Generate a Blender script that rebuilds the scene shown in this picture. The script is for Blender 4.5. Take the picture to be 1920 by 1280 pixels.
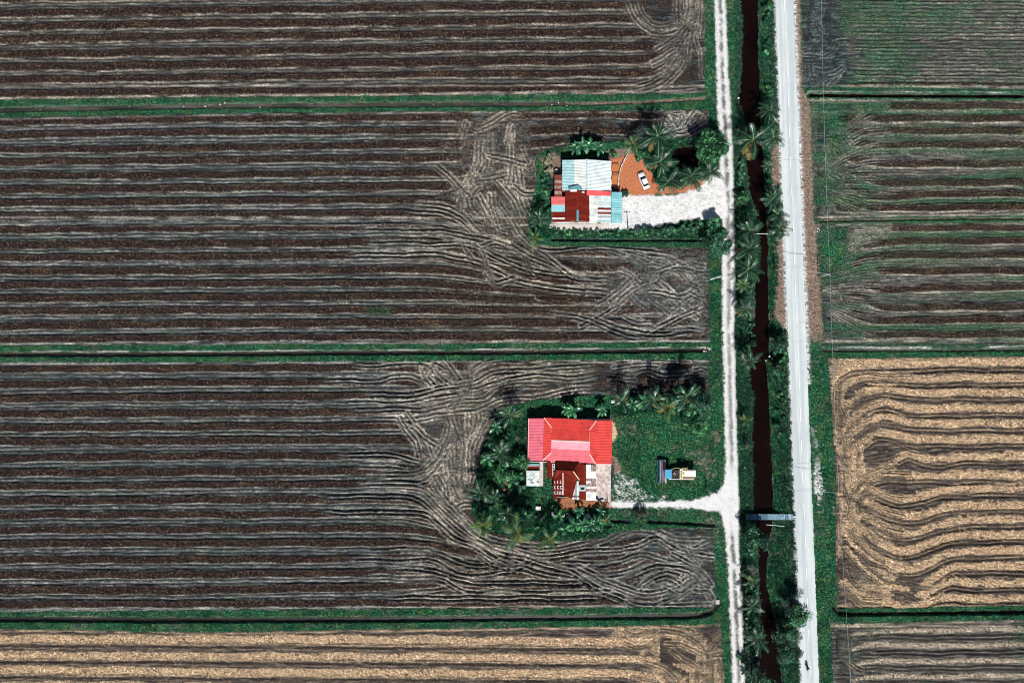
import bpy, math, random
import numpy as np
from mathutils import Vector, Matrix

# ------------------------------------------------------------------ camera, sky, sun, exposure
for o in list(bpy.data.objects):
    bpy.data.objects.remove(o, do_unlink=True)
scene = bpy.context.scene
COL = scene.collection
ALT = 160.0            # drone height above the fields (m)
MPX = 0.125            # metres of ground per photograph pixel
cam_d = bpy.data.cameras.new('camera')
cam_d.lens = 24.0; cam_d.sensor_width = 36.0; cam_d.clip_start = 1.0; cam_d.clip_end = 6000.0
cam = bpy.data.objects.new('camera', cam_d); COL.objects.link(cam)
cam.location = (0, 0, ALT); cam.rotation_euler = (0, 0, 0)
scene.camera = cam

SUN_EL = math.radians(49); SUN_AZ = (0.055, -1.0)
world = bpy.data.worlds.new('World'); scene.world = world; world.use_nodes = True
wn = world.node_tree.nodes; wl_ = world.node_tree.links; wn.clear()
wo = wn.new('ShaderNodeOutputWorld'); wb = wn.new('ShaderNodeBackground'); ws = wn.new('ShaderNodeTexSky')
ws.sky_type = 'NISHITA'; ws.sun_disc = False; ws.sun_elevation = SUN_EL
ws.sun_rotation = math.atan2(SUN_AZ[0], SUN_AZ[1])
wb.inputs[1].default_value = 0.05
wl_.new(ws.outputs[0], wb.inputs[0]); wl_.new(wb.outputs[0], wo.inputs[0])
sl = bpy.data.lights.new('sun', 'SUN'); sl.energy = 5.0; sl.angle = math.radians(0.5); sl.color = (1.0, 0.96, 0.9)
sun = bpy.data.objects.new('sun', sl); COL.objects.link(sun)
az = Vector((SUN_AZ[0], SUN_AZ[1], 0)).normalized()
sdir = Vector((az.x*math.cos(SUN_EL), az.y*math.cos(SUN_EL), math.sin(SUN_EL)))
sun.rotation_euler = (-sdir).to_track_quat('-Z', 'Y').to_euler(); sun.location = (0, -60, 80)
vs = scene.view_settings
vs.view_transform = 'Standard'; vs.look = 'None'; vs.exposure = 0.0; vs.gamma = 1.0; vs.use_curve_mapping = False

scene.cycles.filter_width = 1.0
rng = np.random.default_rng(7)
R = random.Random(11)

def P(px, py, h=0.0):
    """plan position (m) of a point of height h that a map pixel shows"""
    k = MPX*(ALT-h)/ALT
    return Vector(((px-960)*k, (640-py)*k, h))

# ------------------------------------------------------------------ tags
def tag(o, label=None, cat=None, group=None, kind=None):
    if label: o['label'] = label
    if cat: o['category'] = cat
    if group: o['group'] = group
    if kind: o['kind'] = kind
    return o
def empty(name, loc, rz=0.0):
    o = bpy.data.objects.new(name, None); COL.objects.link(o)
    o.empty_display_size = 0.3
    o.location = loc; o.rotation_euler = (0, 0, rz); return o
def link(name, me, parent=None, loc=None, rot=None, scale=None):
    o = bpy.data.objects.new(name, me); COL.objects.link(o)
    if parent: o.parent = parent
    if loc is not None: o.location = loc
    if rot is not None: o.rotation_euler = rot
    if scale is not None: o.scale = scale if hasattr(scale, '__len__') else (scale,)*3
    return o

# ------------------------------------------------------------------ material helpers
class NT:
    def __init__(s, name):
        s.m = bpy.data.materials.new(name); s.m.use_nodes = True
        s.t = s.m.node_tree; s.n = s.t.nodes; s.n.clear()
        s.out = s.n.new('ShaderNodeOutputMaterial'); s.b = s.n.new('ShaderNodeBsdfPrincipled')
        s.t.links.new(s.b.outputs[0], s.out.inputs[0])
    def L(s, a, b): s.t.links.new(a, b)
    def node(s, t): return s.n.new(t)
    def coord(s, kind='Object'):
        if not hasattr(s, 'tc'): s.tc = s.n.new('ShaderNodeTexCoord')
        return s.tc.outputs[kind]
    def noise(s, scale, detail=3, rough=0.6, stretch=None, kind='Object'):
        n = s.n.new('ShaderNodeTexNoise'); n.inputs['Scale'].default_value = scale
        n.inputs['Detail'].default_value = detail; n.inputs['Roughness'].default_value = rough
        c = s.coord(kind)
        if stretch:
            mp = s.n.new('ShaderNodeMapping'); mp.inputs['Scale'].default_value = stretch
            s.L(c, mp.inputs[0]); c = mp.outputs[0]
        s.L(c, n.inputs['Vector']); return n.outputs['Fac']
    def ramp(s, fac, stops):
        r = s.n.new('ShaderNodeValToRGB'); e = r.color_ramp.elements
        while len(e) < len(stops): e.new(0.5)
        for k, (p, c) in enumerate(stops):
            e[k].position = p; e[k].color = (*c, 1) if len(c) == 3 else c
        s.L(fac, r.inputs[0]); return r.outputs[0]
    def mix(s, fac, a, b, mode='MIX'):
        m = s.n.new('ShaderNodeMix'); m.data_type = 'RGBA'; m.blend_type = mode
        for sock, v in ((m.inputs[0], fac), (m.inputs[6], a), (m.inputs[7], b)):
            if isinstance(v, (int, float)): sock.default_value = v
            elif isinstance(v, tuple): sock.default_value = (*v, 1) if len(v) == 3 else v
            else: s.L(v, sock)
        return m.outputs[2]
    def math(s, op, a, b=0.0, clamp=False):
        m = s.n.new('ShaderNodeMath'); m.operation = op; m.use_clamp = clamp
        for sock, v in ((m.inputs[0], a), (m.inputs[1], b)):
            if isinstance(v, (int, float)): sock.default_value = v
            else: s.L(v, sock)
        return m.outputs[0]
    def bump(s, h, strength=0.5, dist=0.05):
        b = s.n.new('ShaderNodeBump'); b.inputs['Strength'].default_value = strength; b.inputs['Distance'].default_value = dist
        s.L(h, b.inputs['Height']); s.L(b.outputs[0], s.b.inputs['Normal'])
    def fin(s, col=None, rough=0.8, metal=0.0, spec=0.5):
        if col is not None:
            if isinstance(col, tuple): s.b.inputs['Base Color'].default_value = (*col, 1)
            else: s.L(col, s.b.inputs['Base Color'])
        if isinstance(rough, (int, float)): s.b.inputs['Roughness'].default_value = rough
        else: s.L(rough, s.b.inputs['Roughness'])
        s.b.inputs['Metallic'].default_value = metal
        s.b.inputs['Specular IOR Level'].default_value = spec
        return s.m

def plain(name, c, rough=0.6, var=0.25, scale=3.0, metal=0.0, spec=0.5, kind='Object'):
    t = NT(name)
    n = t.noise(scale, 4, 0.65, kind=kind)
    lo = tuple(x*(1-var) for x in c); hi = tuple(min(0.95, x*(1+var)) for x in c)
    return t.fin(t.ramp(n, [(0.3, lo), (0.7, hi)]), rough, metal, spec)

# ------------------------------------------------------------------ mesh helper
class MB:
    def __init__(s): s.v = []; s.f = []; s.mi = []
    def add(s, vs, fs, mi=0):
        o = len(s.v); s.v += [tuple(x) for x in vs]
        for f in fs: s.f.append(tuple(i+o for i in f)); s.mi.append(mi)
    def box(s, c, size, rz=0.0, mi=0, taper=1.0, M=None):
        x, y, z = (k/2 for k in size); vs = []
        for dz in (-z, z):
            q = taper if dz > 0 else 1.0
            for dx, dy in ((-x, -y), (x, -y), (x, y), (-x, y)):
                v = Vector((dx*q, dy*q, dz))
                if M: v = M @ v
                if rz: v = Matrix.Rotation(rz, 3, 'Z') @ v
                vs.append(v + Vector(c))
        s.add(vs, [(3, 2, 1, 0), (4, 5, 6, 7), (0, 1, 5, 4), (1, 2, 6, 5), (2, 3, 7, 6), (3, 0, 4, 7)], mi)
    def tube(s, pts, r, n=6, mi=0, cap=True):
        pts = [Vector(p) for p in pts]; rr = r if hasattr(r, '__len__') else [r]*len(pts); o = len(s.v)
        for i, p in enumerate(pts):
            d = (pts[min(i+1, len(pts)-1)]-pts[max(i-1, 0)]).normalized()
            a = Vector((0, 0, 1)) if abs(d.z) < 0.9 else Vector((1, 0, 0))
            u = d.cross(a).normalized(); w = d.cross(u)
            for k in range(n):
                t = 2*math.pi*k/n
                s.v.append(tuple(p+(u*math.cos(t)+w*math.sin(t))*rr[i]))
        for i in range(len(pts)-1):
            for k in range(n):
                s.f.append((o+i*n+k, o+i*n+(k+1) % n, o+(i+1)*n+(k+1) % n, o+(i+1)*n+k)); s.mi.append(mi)
        if cap:
            s.f.append(tuple(o+k for k in range(n))[::-1]); s.mi.append(mi)
            e = o+(len(pts)-1)*n
            s.f.append(tuple(e+k for k in range(n))); s.mi.append(mi)
    def lathe(s, prof, c=(0, 0, 0), n=16, mi=0, axis='Z'):
        o = len(s.v); c = Vector(c)
        for r, z in prof:
            for k in range(n):
                t = 2*math.pi*k/n; a, b = r*math.cos(t), r*math.sin(t)
                p = {'Z': (a, b, z), 'X': (z, a, b), 'Y': (a, z, b)}[axis]
                s.v.append(tuple(Vector(p)+c))
        for i in range(len(prof)-1):
            for k in range(n):
                s.f.append((o+i*n+k, o+i*n+(k+1) % n, o+(i+1)*n+(k+1) % n, o+(i+1)*n+k)); s.mi.append(mi)
        s.f.append(tuple(o+k for k in range(n))[::-1]); s.mi.append(mi)
        e = o+(len(prof)-1)*n; s.f.append(tuple(e+k for k in range(n))); s.mi.append(mi)
    def mesh(s, name, mats, smooth=False, bevel=0):
        me = bpy.data.meshes.new(name); me.from_pydata(s.v, [], s.f)
        for m in (mats if isinstance(mats, (list, tuple)) else [mats]): me.materials.append(m)
        me.polygons.foreach_set('material_index', s.mi)
        if smooth: me.polygons.foreach_set('use_smooth', [True]*len(s.f))
        me.update(); return me
    def build(s, name, mats, parent=None, smooth=False, bevel=0, **k):
        o = link(name, s.mesh(name, mats, smooth), parent, **k)
        if bevel:
            b = o.modifiers.new('bevel', 'BEVEL'); b.width = bevel; b.segments = 2; b.limit_method = 'ANGLE'
        return o
# ------------------------------------------------------------------ THE GROUND: one height grid, split into fields, verges, tracks
X0, X1, Y0, Y1 = -110.0, 2030.0, -90.0, 1370.0     # map pixels
DXP, DYP = 2.4, 1.3
nx = int((X1-X0)/DXP)+1; ny = int((Y1-Y0)/DYP)+1
gx = X0+np.arange(nx)*DXP; gy = Y0+np.arange(ny)*DYP
GX, GY = np.meshgrid(gx.astype(np.float32), gy.astype(np.float32))
H = np.zeros((ny, nx), np.float32)
def arr(v=0.0): return np.full((ny, nx), v, np.float32)
stub, straw, grass, gravel, soil, dirt, wet_shade, tone = (arr() for _ in range(8))

def vnoise(sx, sy=None, seed=0, oct=1):
    """smooth noise in 0..1 with feature size sx, sy (map pixels)"""
    sy = sy or sx; out = np.zeros((ny, nx), np.float32); amp = 1.0; tot = 0.0
    r = np.random.default_rng(seed)
    for _ in range(oct):
        mx = int((X1-X0)/sx)+3; my = int((Y1-Y0)/sy)+3
        g = r.random((my, mx)).astype(np.float32)
        fx = (GX[0]-X0)/sx; fy = (GY[:, 0]-Y0)/sy
        ix = fx.astype(int); iy = fy.astype(int); tx = fx-ix; ty = fy-iy
        tx = tx*tx*(3-2*tx); ty = ty*ty*(3-2*ty)
        a = g[iy][:, ix]*(1-tx)+g[iy][:, ix+1]*tx
        b = g[iy+1][:, ix]*(1-tx)+g[iy+1][:, ix+1]*tx
        out += amp*(a*(1-ty)[:, None]+b*ty[:, None]); tot += amp
        amp *= 0.55; sx = max(sx/2.1, 1.6); sy = max(sy/2.1, 1.3)
    return out/tot
def ss(a, b, x):
    t = np.clip((x-a)/(b-a), 0, 1); return t*t*(3-2*t)
def cont(n, k=2.0): return np.clip((n-0.5)*k+0.5, 0, 1)

N1 = rng.random((ny, nx)).astype(np.float32)                 # per-vertex grain
N2 = rng.random((ny, nx)).astype(np.float32)
NF = vnoise(5, 4, 1, 2); NM = vnoise(18, 12, 2, 3); NB = vnoise(90, 60, 3, 3); NR = vnoise(26, 5, 4, 2); NRB = vnoise(70, 14, 5, 2)
NE = vnoise(14, 14, 6, 3); NGR = vnoise(260, 13, 8, 2)

def spline(pts, step=9.0):
    p = [np.array(q, float) for q in pts]
    if len(p) == 2: pp = [p[0], p[1]]
    p = [2*p[0]-p[1]]+p+[2*p[-1]-p[-2]]; out = []
    for i in range(1, len(p)-2):
        n = max(1, int(np.hypot(*(p[i+1]-p[i]))/step))
        for k in range(n):
            t = k/n
            out.append(0.5*((2*p[i])+(-p[i-1]+p[i+1])*t+(2*p[i-1]-5*p[i]+4*p[i+1]-p[i+2])*t*t+(-p[i-1]+3*p[i]-3*p[i+1]+p[i+2])*t**3))
    out.append(p[-2]); return np.array(out)
DBUF = np.full((ny, nx), 1e9, np.float32); SBUF = np.zeros((ny, nx), np.float32); TBUF = np.zeros((ny, nx), np.float32)
def field_of(path, rad):
    """distance (map px) and side of every grid point within rad of a path; returns window"""
    lo = path.min(0)-rad-3; hi = path.max(0)+rad+3
    i0 = max(0, int((lo[0]-X0)/DXP)); i1 = min(nx, int((hi[0]-X0)/DXP)+2)
    j0 = max(0, int((lo[1]-Y0)/DYP)); j1 = min(ny, int((hi[1]-Y0)/DYP)+2)
    if i0 >= i1 or j0 >= j1: return None
    W = (slice(j0, j1), slice(i0, i1))
    DBUF[W] = 1e9; s0 = 0.0
    for a, b in zip(path[:-1], path[1:]):
        d = b-a; L = math.hypot(*d)
        if L < 1e-6: continue
        x0, x1 = min(a[0], b[0])-rad, max(a[0], b[0])+rad; y0, y1 = min(a[1], b[1])-rad, max(a[1], b[1])+rad
        a0 = max(0, int((x0-X0)/DXP)); a1 = min(nx, int((x1-X0)/DXP)+2); b0 = max(0, int((y0-Y0)/DYP)); b1 = min(ny, int((y1-Y0)/DYP)+2)
        if a0 >= a1 or b0 >= b1: s0 += L; continue
        w = (slice(b0, b1), slice(a0, a1)); px = GX[w]-a[0]; py = GY[w]-a[1]
        t = np.clip((px*d[0]+py*d[1])/(L*L), 0, 1)
        D = np.hypot(px-t*d[0], py-t*d[1]); m = D < DBUF[w]
        DBUF[w] = np.where(m, D, DBUF[w]); SBUF[w] = np.where(m, np.sign(d[0]*py-d[1]*px), SBUF[w]); TBUF[w] = np.where(m, s0+t*L, TBUF[w])
        s0 += L
    return W
def offset(path, o):
    d = np.gradient(path, axis=0); n = np.stack([-d[:, 1], d[:, 0]], 1); n /= np.linalg.norm(n, axis=1)[:, None]+1e-9
    return path+n*o
def groove(path, w=2.6, depth=0.16, berm=0.12, sm=0.6, erase=6.0, rag_=1.0):
    v_ = R.uniform(0.45, 1.3); depth *= v_; berm *= 0.5+0.5*v_; sm *= R.uniform(0.5, 1.25)
    rad = max(3.2*w, erase)+2
    W = field_of(path, rad)
    if W is None: return
    ok = DBUF[W] < rad; d = np.abs(DBUF[W]*SBUF[W]+((NF[W]-0.5)*1.9+(NE[W]-0.5)*2.6)*rag_)
    T = TBUF[W]; LT = float(np.hypot(*np.diff(path, axis=0).T).sum()); F = ss(0, 45, T)*ss(0, 32, LT-T) if LT > 110 else 1.0
    k = (0.45+1.0*NM[W])*F
    g = np.exp(-(d/w)**2); b = np.exp(-((d-1.9*w)/(0.8*w))**2)*ok
    e = np.exp(-(d/erase)**4)*F
    H[W] = H[W]*(1-0.75*e)+(-depth*g+berm*b)*k
    stub[W] *= 1-0.92*e
    s = sm*b*F*(0.45+0.55*cont(NF[W], 2.4))*(0.5+0.5*N1[W])*np.clip(NM[W]*2.0-0.35, 0.35, 1)
    straw[W] = np.maximum(straw[W]*(1-0.7*g), s); wet_shade[W] = np.maximum(wet_shade[W]*(1-0.6*b), 1.0*g*F)
def pair(pts, gap=9.0, o=(0, 0), s=1.0, wob=1.2, **k):
    if o in ((700, 640), (760, 920), (800, 180)) and pts[0][0] <= 0: pts = [(-R.uniform(90, 420), pts[0][1]+R.uniform(-6, 6))]+list(pts)
    p = [(o[0]+x/s, o[1]+y/s) for x, y in pts]
    path = spline(p)
    ph = R.random()*9
    path = path+np.stack([0*path[:, 0], wob*np.sin(np.arange(len(path))*0.55+ph)], 1)
    groove(offset(path, gap/2), **k); groove(offset(path, -gap/2), **k)
def band(pts, w=14.0, o=(0, 0), s=1.0, what='stub', rag=3.0, hgt=0.24, edge=0.68, strength=1.0, north=0.0):
    """strip of standing stubble or of straw, w px wide"""
    p = [(o[0]+x/s, o[1]+y/s) for x, y in pts]; path = spline(p)
    path = path+np.stack([0*path[:, 0], 1.0*np.sin(np.arange(len(path))*0.4+R.random()*9)], 1)
    W = field_of(path, w/2+8)
    if W is None: return
    d = DBUF[W]; sd = d*SBUF[W]
    e = d+(NF[W]-0.5)*rag*1.4+(NR[W]-0.5)*rag
    m = 1-ss(w/2-1.6, w/2+1.6, e)
    if what == 'stub':
        stub[W] = np.maximum(stub[W], m*strength)
        H[W] += m*hgt*(0.5+0.9*N1[W]*(0.4+NF[W])+0.35*NM[W])
        wet_shade[W] *= 1-m; straw[W] *= 1-0.8*m
        q = np.exp(-((sd-(w/2+0.3)+(NF[W]-0.5)*2.2)/1.25)**2)*np.clip((NR[W]-0.3)*2.6, 0, 1)*(0.35+0.65*N2[W])*edge     # loose straw along the southern edge
        straw[W] = np.maximum(straw[W], q); H[W] += 0.10*q
        if north:
            q = np.exp(-((sd+(w/2+0.6)+(NF[W]-0.5)*2.0)/1.2)**2)*np.clip((NR[W]-0.2)*2.0, 0, 1)*north; straw[W] = np.maximum(straw[W], q); H[W] += 0.12*q
        grass[W] *= 1-0.85*m
        wet_shade[W] = np.maximum(wet_shade[W], 0.8*np.exp(-((sd-(w/2+4.4))/1.6)**2)*NM[W]*1.3)
        wet_shade[W] = np.maximum(wet_shade[W], 0.6*np.exp(-((sd+(w/2+2.0))/1.5)**2))  # dark line north of the strip paints its shadow into the ground
    else:
        straw[W] = np.maximum(straw[W], m*strength*np.clip(0.34+0.95*cont(N1[W], 2.2)*(0.35+0.9*cont(NF[W], 1.8))+0.35*cont(NM[W], 1.8), 0, 1)*(1-0.85*ss(0.62, 0.75, N2[W]*0.6+(1-NF[W])*0.4)))
        stub[W] *= 1-m; H[W] += m*hgt*(0.3+0.9*N1[W]*NF[W]+0.3*NR[W]); wet_shade[W] *= 1-m
        wet_shade[W] = np.maximum(wet_shade[W], 0.7*np.exp(-((np.abs(sd)-(w/2+2.5))/1.5)**2)*NM[W]*1.5)

def polysd(pts):
    """signed distance (px, positive inside) in a window"""
    pts = np.array(pts, float); rad = 20
    lo = pts.min(0)-rad; hi = pts.max(0)+rad
    i0 = max(0, int((lo[0]-X0)/DXP)); i1 = min(nx, int((hi[0]-X0)/DXP)+2); j0 = max(0, int((lo[1]-Y0)/DYP)); j1 = min(ny, int((hi[1]-Y0)/DYP)+2)
    W = (slice(j0, j1), slice(i0, i1)); x = GX[W]; y = GY[W]
    D = np.full(x.shape, 1e9, np.float32); ins = np.zeros(x.shape, bool)
    for a, b in zip(pts, np.roll(pts, -1, 0)):
        d = b-a; t = np.clip(((x-a[0])*d[0]+(y-a[1])*d[1])/(d@d+1e-9), 0, 1)
        D = np.minimum(D, np.hypot(x-a[0]-t*d[0], y-a[1]-t*d[1]))
        if a[1] != b[1]:
            c = ((a[1] > y) != (b[1] > y)) & (x < (b[0]-a[0])*(y-a[1])/(b[1]-a[1])+a[0]); ins ^= c
    return W, np.where(ins, D, -D)
def pmask(pts, soft=3.0, rag=6.0):
    W, d = polysd(pts)
    return W, ss(-soft, soft, d+(NE[W]-0.5)*rag*1.6+(NF[W]-0.5)*rag*0.8)
def lin(ys, xs): return np.interp(GY, ys, xs).astype(np.float32)
def linx(xs, ys): return np.interp(GX, xs, ys).astype(np.float32)

# --- boundaries
jit = (NE-0.5)*7+(NF-0.5)*3
EL = lin([-90, 180, 215, 640, 690, 1135, 1180, 1370], [1321, 1323, 1328, 1330, 1328, 1343, 1352, 1362])+jit*0.5     # left fields end
ER = lin([-90, 165, 200, 410, 430, 640, 670, 900, 1040, 1130, 1165, 1370], [1500, 1505, 1521, 1527, 1531, 1546, 1553, 1566, 1566, 1570, 1557, 1566])+jit*0.4
L12a = linx([-110, 0, 400, 900, 1320, 1400], [191, 188, 183, 179, 176, 175]); L12b = linx([-110, 0, 400, 900, 1320], [226, 221, 213, 208, 207])
L23a = linx([-110, 0, 1340], [646, 648, 642]); L23b = linx([-110, 0, 1340], [679, 679, 674])
L34a = linx([-110, 0, 1340], [1146, 1146, 1138]); L34b = linx([-110, 0, 400, 1340], [1176, 1178, 1184, 1170])
R12a = linx([1500, 1920, 2030], [164, 168, 169]); R12b = linx([1500, 1920, 2030], [186, 189, 190])
R23a = linx([1530, 1720, 2030], [411, 407, 404]); R23b = linx([1530, 1720, 2030], [419, 416, 414])
R34a = linx([1530, 2030], [646, 646]); R34b = linx([1530, 2030], [672, 666])
R45a = linx([1560, 1700, 2030], [1140, 1138, 1132]); R45b = linx([1560, 2030], [1168, 1158])
j2 = (NF-0.5)*4+(NE-0.5)*4
RID = np.zeros((ny, nx), np.int16)          # 0 = grass verge
left = GX < EL; right = GX > ER
RID[left & (GY < L12a+j2)] = 1
RID[left & (GY > L12b+j2) & (GY < L23a+j2)] = 2
RID[left & (GY > L23b+j2) & (GY < L34a+j2)] = 3
RID[left & (GY > L34b+j2)] = 4
RID[right & (GY < R12a+j2)] = 5
RID[right & (GY > R12b+j2) & (GY < R23a+j2)] = 6
RID[right & (GY > R23b+j2) & (GY < R34a+j2)] = 7
RID[right & (GY > R34b+j2) & (GY < R45a+j2)] = 8
RID[right & (GY > R45b+j2)] = 9
PLOT1 = [(1003, 292), (1028, 280), (1090, 270), (1160, 264), (1240, 263), (1330, 255), (1352, 250), (1356, 470), (1330, 464), (1040, 462), (1000, 456), (984, 440), (996, 400), (1006, 330)]
PLOT2 = [(948, 762), (1000, 750), (1130, 740), (1180, 742), (1320, 736), (1348, 735), (1352, 992), (1260, 988), (1200, 992), (1150, 998), (1100, 1010), (1040, 1014), (960, 1006), (910, 990), (884, 962), (893, 900), (908, 840), (928, 790)]
for pl in (PLOT1, PLOT2):
    W, d = polysd(pl); RID[W][d+j2[W] > 0] = 0
isfield = RID > 0

# --- fields: base litter of mud, flattened straw and regrowth
fz = isfield.astype(np.float32)
H += fz*(0.06*(NF-0.5)+0.13*(N1-0.5)+0.06*(NR-0.5))
straw += fz*np.clip((NR-0.5)*1.5, 0, 1)*0.28*N1*N1*1.6
wet_shade += fz*np.clip((NRB-0.5)*1.5+(NB-0.55)*1.6, 0, 0.55)
tone += np.where(RID == 4, 1.0, 0)+np.where(RID == 8, 1.0, 0)+np.where(RID == 9, 0.6, 0)+np.where((RID == 1), 0.35, 0)+np.where((RID >= 5) & (RID <= 7), 0.35, 0)+np.where((RID == 2) | (RID == 3), 0.30*ss(640, 880, GX)*(1-0.7*ss(1040, 1150, GX))+0.08, 0)
grass += np.where((RID == 2) | (RID == 3), np.clip((NB-0.52)*1.6, 0, 1)*0.28*NR*2, 0)+np.where((RID == 6) | (RID == 7), np.clip(0.16+(NGR-0.45)*2.2+(NB-0.5)*0.5, 0, 0.7), 0)
straw += np.where(RID == 5, 0.24*N1*(0.4+NR), 0)+np.where((RID == 6) | (RID == 7), 0.22*N1*(0.3+NR), 0)
grass += np.where(RID == 5, np.clip(0.22+(NB-0.5)*1.5+(NR-0.5)*1.0, 0, 0.62), 0)+np.where(RID == 9, np.clip((NB-0.4)*1.2, 0, 0.5), 0)

hl = ss(0.40, 0.56, NM*0.6+NR*0.4)*np.where((RID == 2) | (RID == 3) | (RID == 1), 1, 0)*ss(740, 860, GX); stub = np.maximum(stub, 0.85*hl).astype(np.float32)
def rows(y_first, period, n, xstart, xend_of, yfun, w=14.5, tracks=True, what='stub', gapw=7.4, **k):
    for i in range(n):
        yc = y_first+i*period+R.uniform(-1, 1); xe = xend_of(yc)
        xs = np.arange(xstart, xe, 46.0); xs = np.append(xs, xe)
        wob = np.cumsum(np.array([R.uniform(-0.9, 0.9) for _ in xs])); wob -= np.linspace(wob[0], wob[-1], len(wob))
        if tracks:
            g = [(x, yfun(x, yc+period/2)+q) for x, q in zip(xs, wob)]
            pair(g, gap=gapw, w=1.5, depth=0.15, berm=0.09, sm=0.72 if y_first > 0 else 0.45, erase=3.0, wob=0.4)
        band([(x, yfun(x, yc)+q) for x, q in zip(xs, wob)], w=w+R.uniform(-1.5, 1.5), what=what, **k)
def tilt(a0, a1, b0, b1):                # row lines interpolate between two edge tilts (dy at x=0 and x=1300, for top and bottom)
    def f(x, y, _a=(a0, a1, b0, b1)):
        u = (y-_a[0])/(_a[2]-_a[0]); dy = (1-u)*_a[1]+u*_a[3]
        return y+dy*(x/1300.0-0.25)
    return f
sst = lambda a, b, x: max(0, min(1, (x-a)/(b-a)))**2*(3-2*max(0, min(1, (x-a)/(b-a))))
# L1
f1 = tilt(0, -16, 180, -13)
def f1b(x, y): return f1(x, y)-26*sst(1205, 1300, x)
rows(-106, 25.4, 12, -112, lambda y: 1255 if y > 110 else 1190+0.3*y, f1b)
# L2 around the first homestead
f2 = tilt(215, -15, 640, -5)
def D2(y): return float(np.interp(y, [365, 380, 470, 500, 555, 590], [0, 46, 44, 26, 10, 0]))
def f2b(x, y): return f2(x, y)+D2(y)*sst(770, 1010, x)
rows(226, 25.6, 17, -112, lambda y: float(np.interp(y, [215, 352, 353, 378, 379, 440, 470, 520, 560, 580, 640], [880, 866, 850, 850, 900, 1010, 1110, 1140, 1170, 1240, 1315]))+R.uniform(-14, 14), f2b)
# L3 around the second
f3 = tilt(690, -8, 1135, -8)
def D3(y): return float(np.interp(y, [690, 700, 750, 790, 800, 850, 860, 900, 920, 960, 1000, 1040, 1075, 1090], [0, -6, -14, -10, 0, 6, 14, 20, 60, 60, 34, 22, 4, 0]))
def f3b(x, y): return f3(x, y)+D3(y)*sst(740, 960, x)
rows(691, 27.4, 17, -112, lambda y: float(np.interp(y, [690, 770, 771, 850, 900, 930, 960, 1000, 1040, 1080, 1100, 1140], [880, 850, 790, 790, 800, 840, 880, 900, 1010, 1040, 1060, 1200]))+R.uniform(-12, 12), f3b)
# pieces of standing stubble beyond the headland of L2, L3
for pts in ([(948, 219), (1050, 216), (1150, 216), (1250, 218), (1330, 214)], [(992, 247), (1080, 244), (1170, 246)], [(960, 274), (1000, 272), (1050, 266)],
            [(1040, 472), (1100, 475), (1175, 474)], [(1050, 502), (1120, 504), (1180, 500)], [(990, 522), (1050, 528), (1090, 528)], [(1010, 556), (1080, 562), (1130, 566)],
            [(1150, 604), (1190, 607)], [(1150, 625), (1230, 627), (1290, 624)]):
    band(pts, w=13)
O = (760, 920); S = 3.2
for pts in ([(850, 590), (1180, 585)], [(950, 450), (1300, 395), (1380, 390)], [(1000, 500), (1350, 450)], [(1340, 540), (1480, 470)], [(640, 590), (900, 580), (1100, 575)],
            [(1180, 340), (1420, 300), (1500, 290)], [(560, 660), (900, 665), (1280, 665)], [(1500, 450), (1660, 470)], [(880, 130-40+330), (960, 410)]):
    band(pts, w=11, o=O, s=S)
for pts in ([(820, 240), (900, 235), (1067, 235)], [(920, 190-60), (1067, 150)], [(780, 145), (1067, 150)], [(540, 780), (545, 900)], [(560, 500), (570, 560)], [(660, 500), (660, 580)]):
    band(pts, w=11, o=(700, 640), s=3.556)
# L4: straw rows
f4 = tilt(1180, 6, 1280, 10)
rows(1197, 29.4, 6, -112, lambda y: 1215+R.uniform(-20, 20) if y < 1240 else 1240, lambda x, y: f4(x, y)+22*sst(1180, 1300, x)*(1 if y > 1215 else 0), w=15, tracks=False, what='straw', hgt=0.18)
W, m = pmask([(1150, 1172), (1340, 1178), (1350, 1300), (1250, 1370), (1180, 1300), (1230, 1230), (1150, 1200)], 10, 20); straw[W] = np.maximum(straw[W], m*isfield[W]*(0.15+0.8*cont(N1[W], 1.4)*cont(NM[W], 2.2)))
for i in range(6):
    for dd in (9.5, 12.5): y = 1197+29.4*i+dd; band([(x, f4(x, y)+R.uniform(-1.2, 1.2)) for x in range(-112, 1200, 70)], w=1.8, what='straw', hgt=0.06, rag=3, strength=0.75)
# L4 dark rut at the foot of every row
for i in range(6):
    y = 1197+29.4*i+14
    groove(spline([(x, f4(x, y)+R.uniform(-1, 1)) for x in range(-112, 1190, 90)]), w=2.4, depth=0.2, berm=0.1, sm=0.4, erase=2.5)
# R1: fine drilled rows
for i in range(34):
    y = -80+i*7.3
    if y > 158: break
    groove(spline([(x, y+R.uniform(-1, 1)+0.008*(x-1600)) for x in range(1575, 2060, 60)]), w=1.4, depth=0.20*R.uniform(0.5, 1.6), berm=0.12, sm=0.9*R.random(), erase=1.5)
band([(1590, 160), (1750, 158), (2040, 161)], w=7)
W, m = pmask([(1500, -90), (1552, -90), (1572, 40), (1600, 150), (1560, 166), (1500, 166)], 6, 10); tone[W] *= 1-m; grass[W] *= 1-0.9*m; straw[W] *= 1-0.7*m
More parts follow.
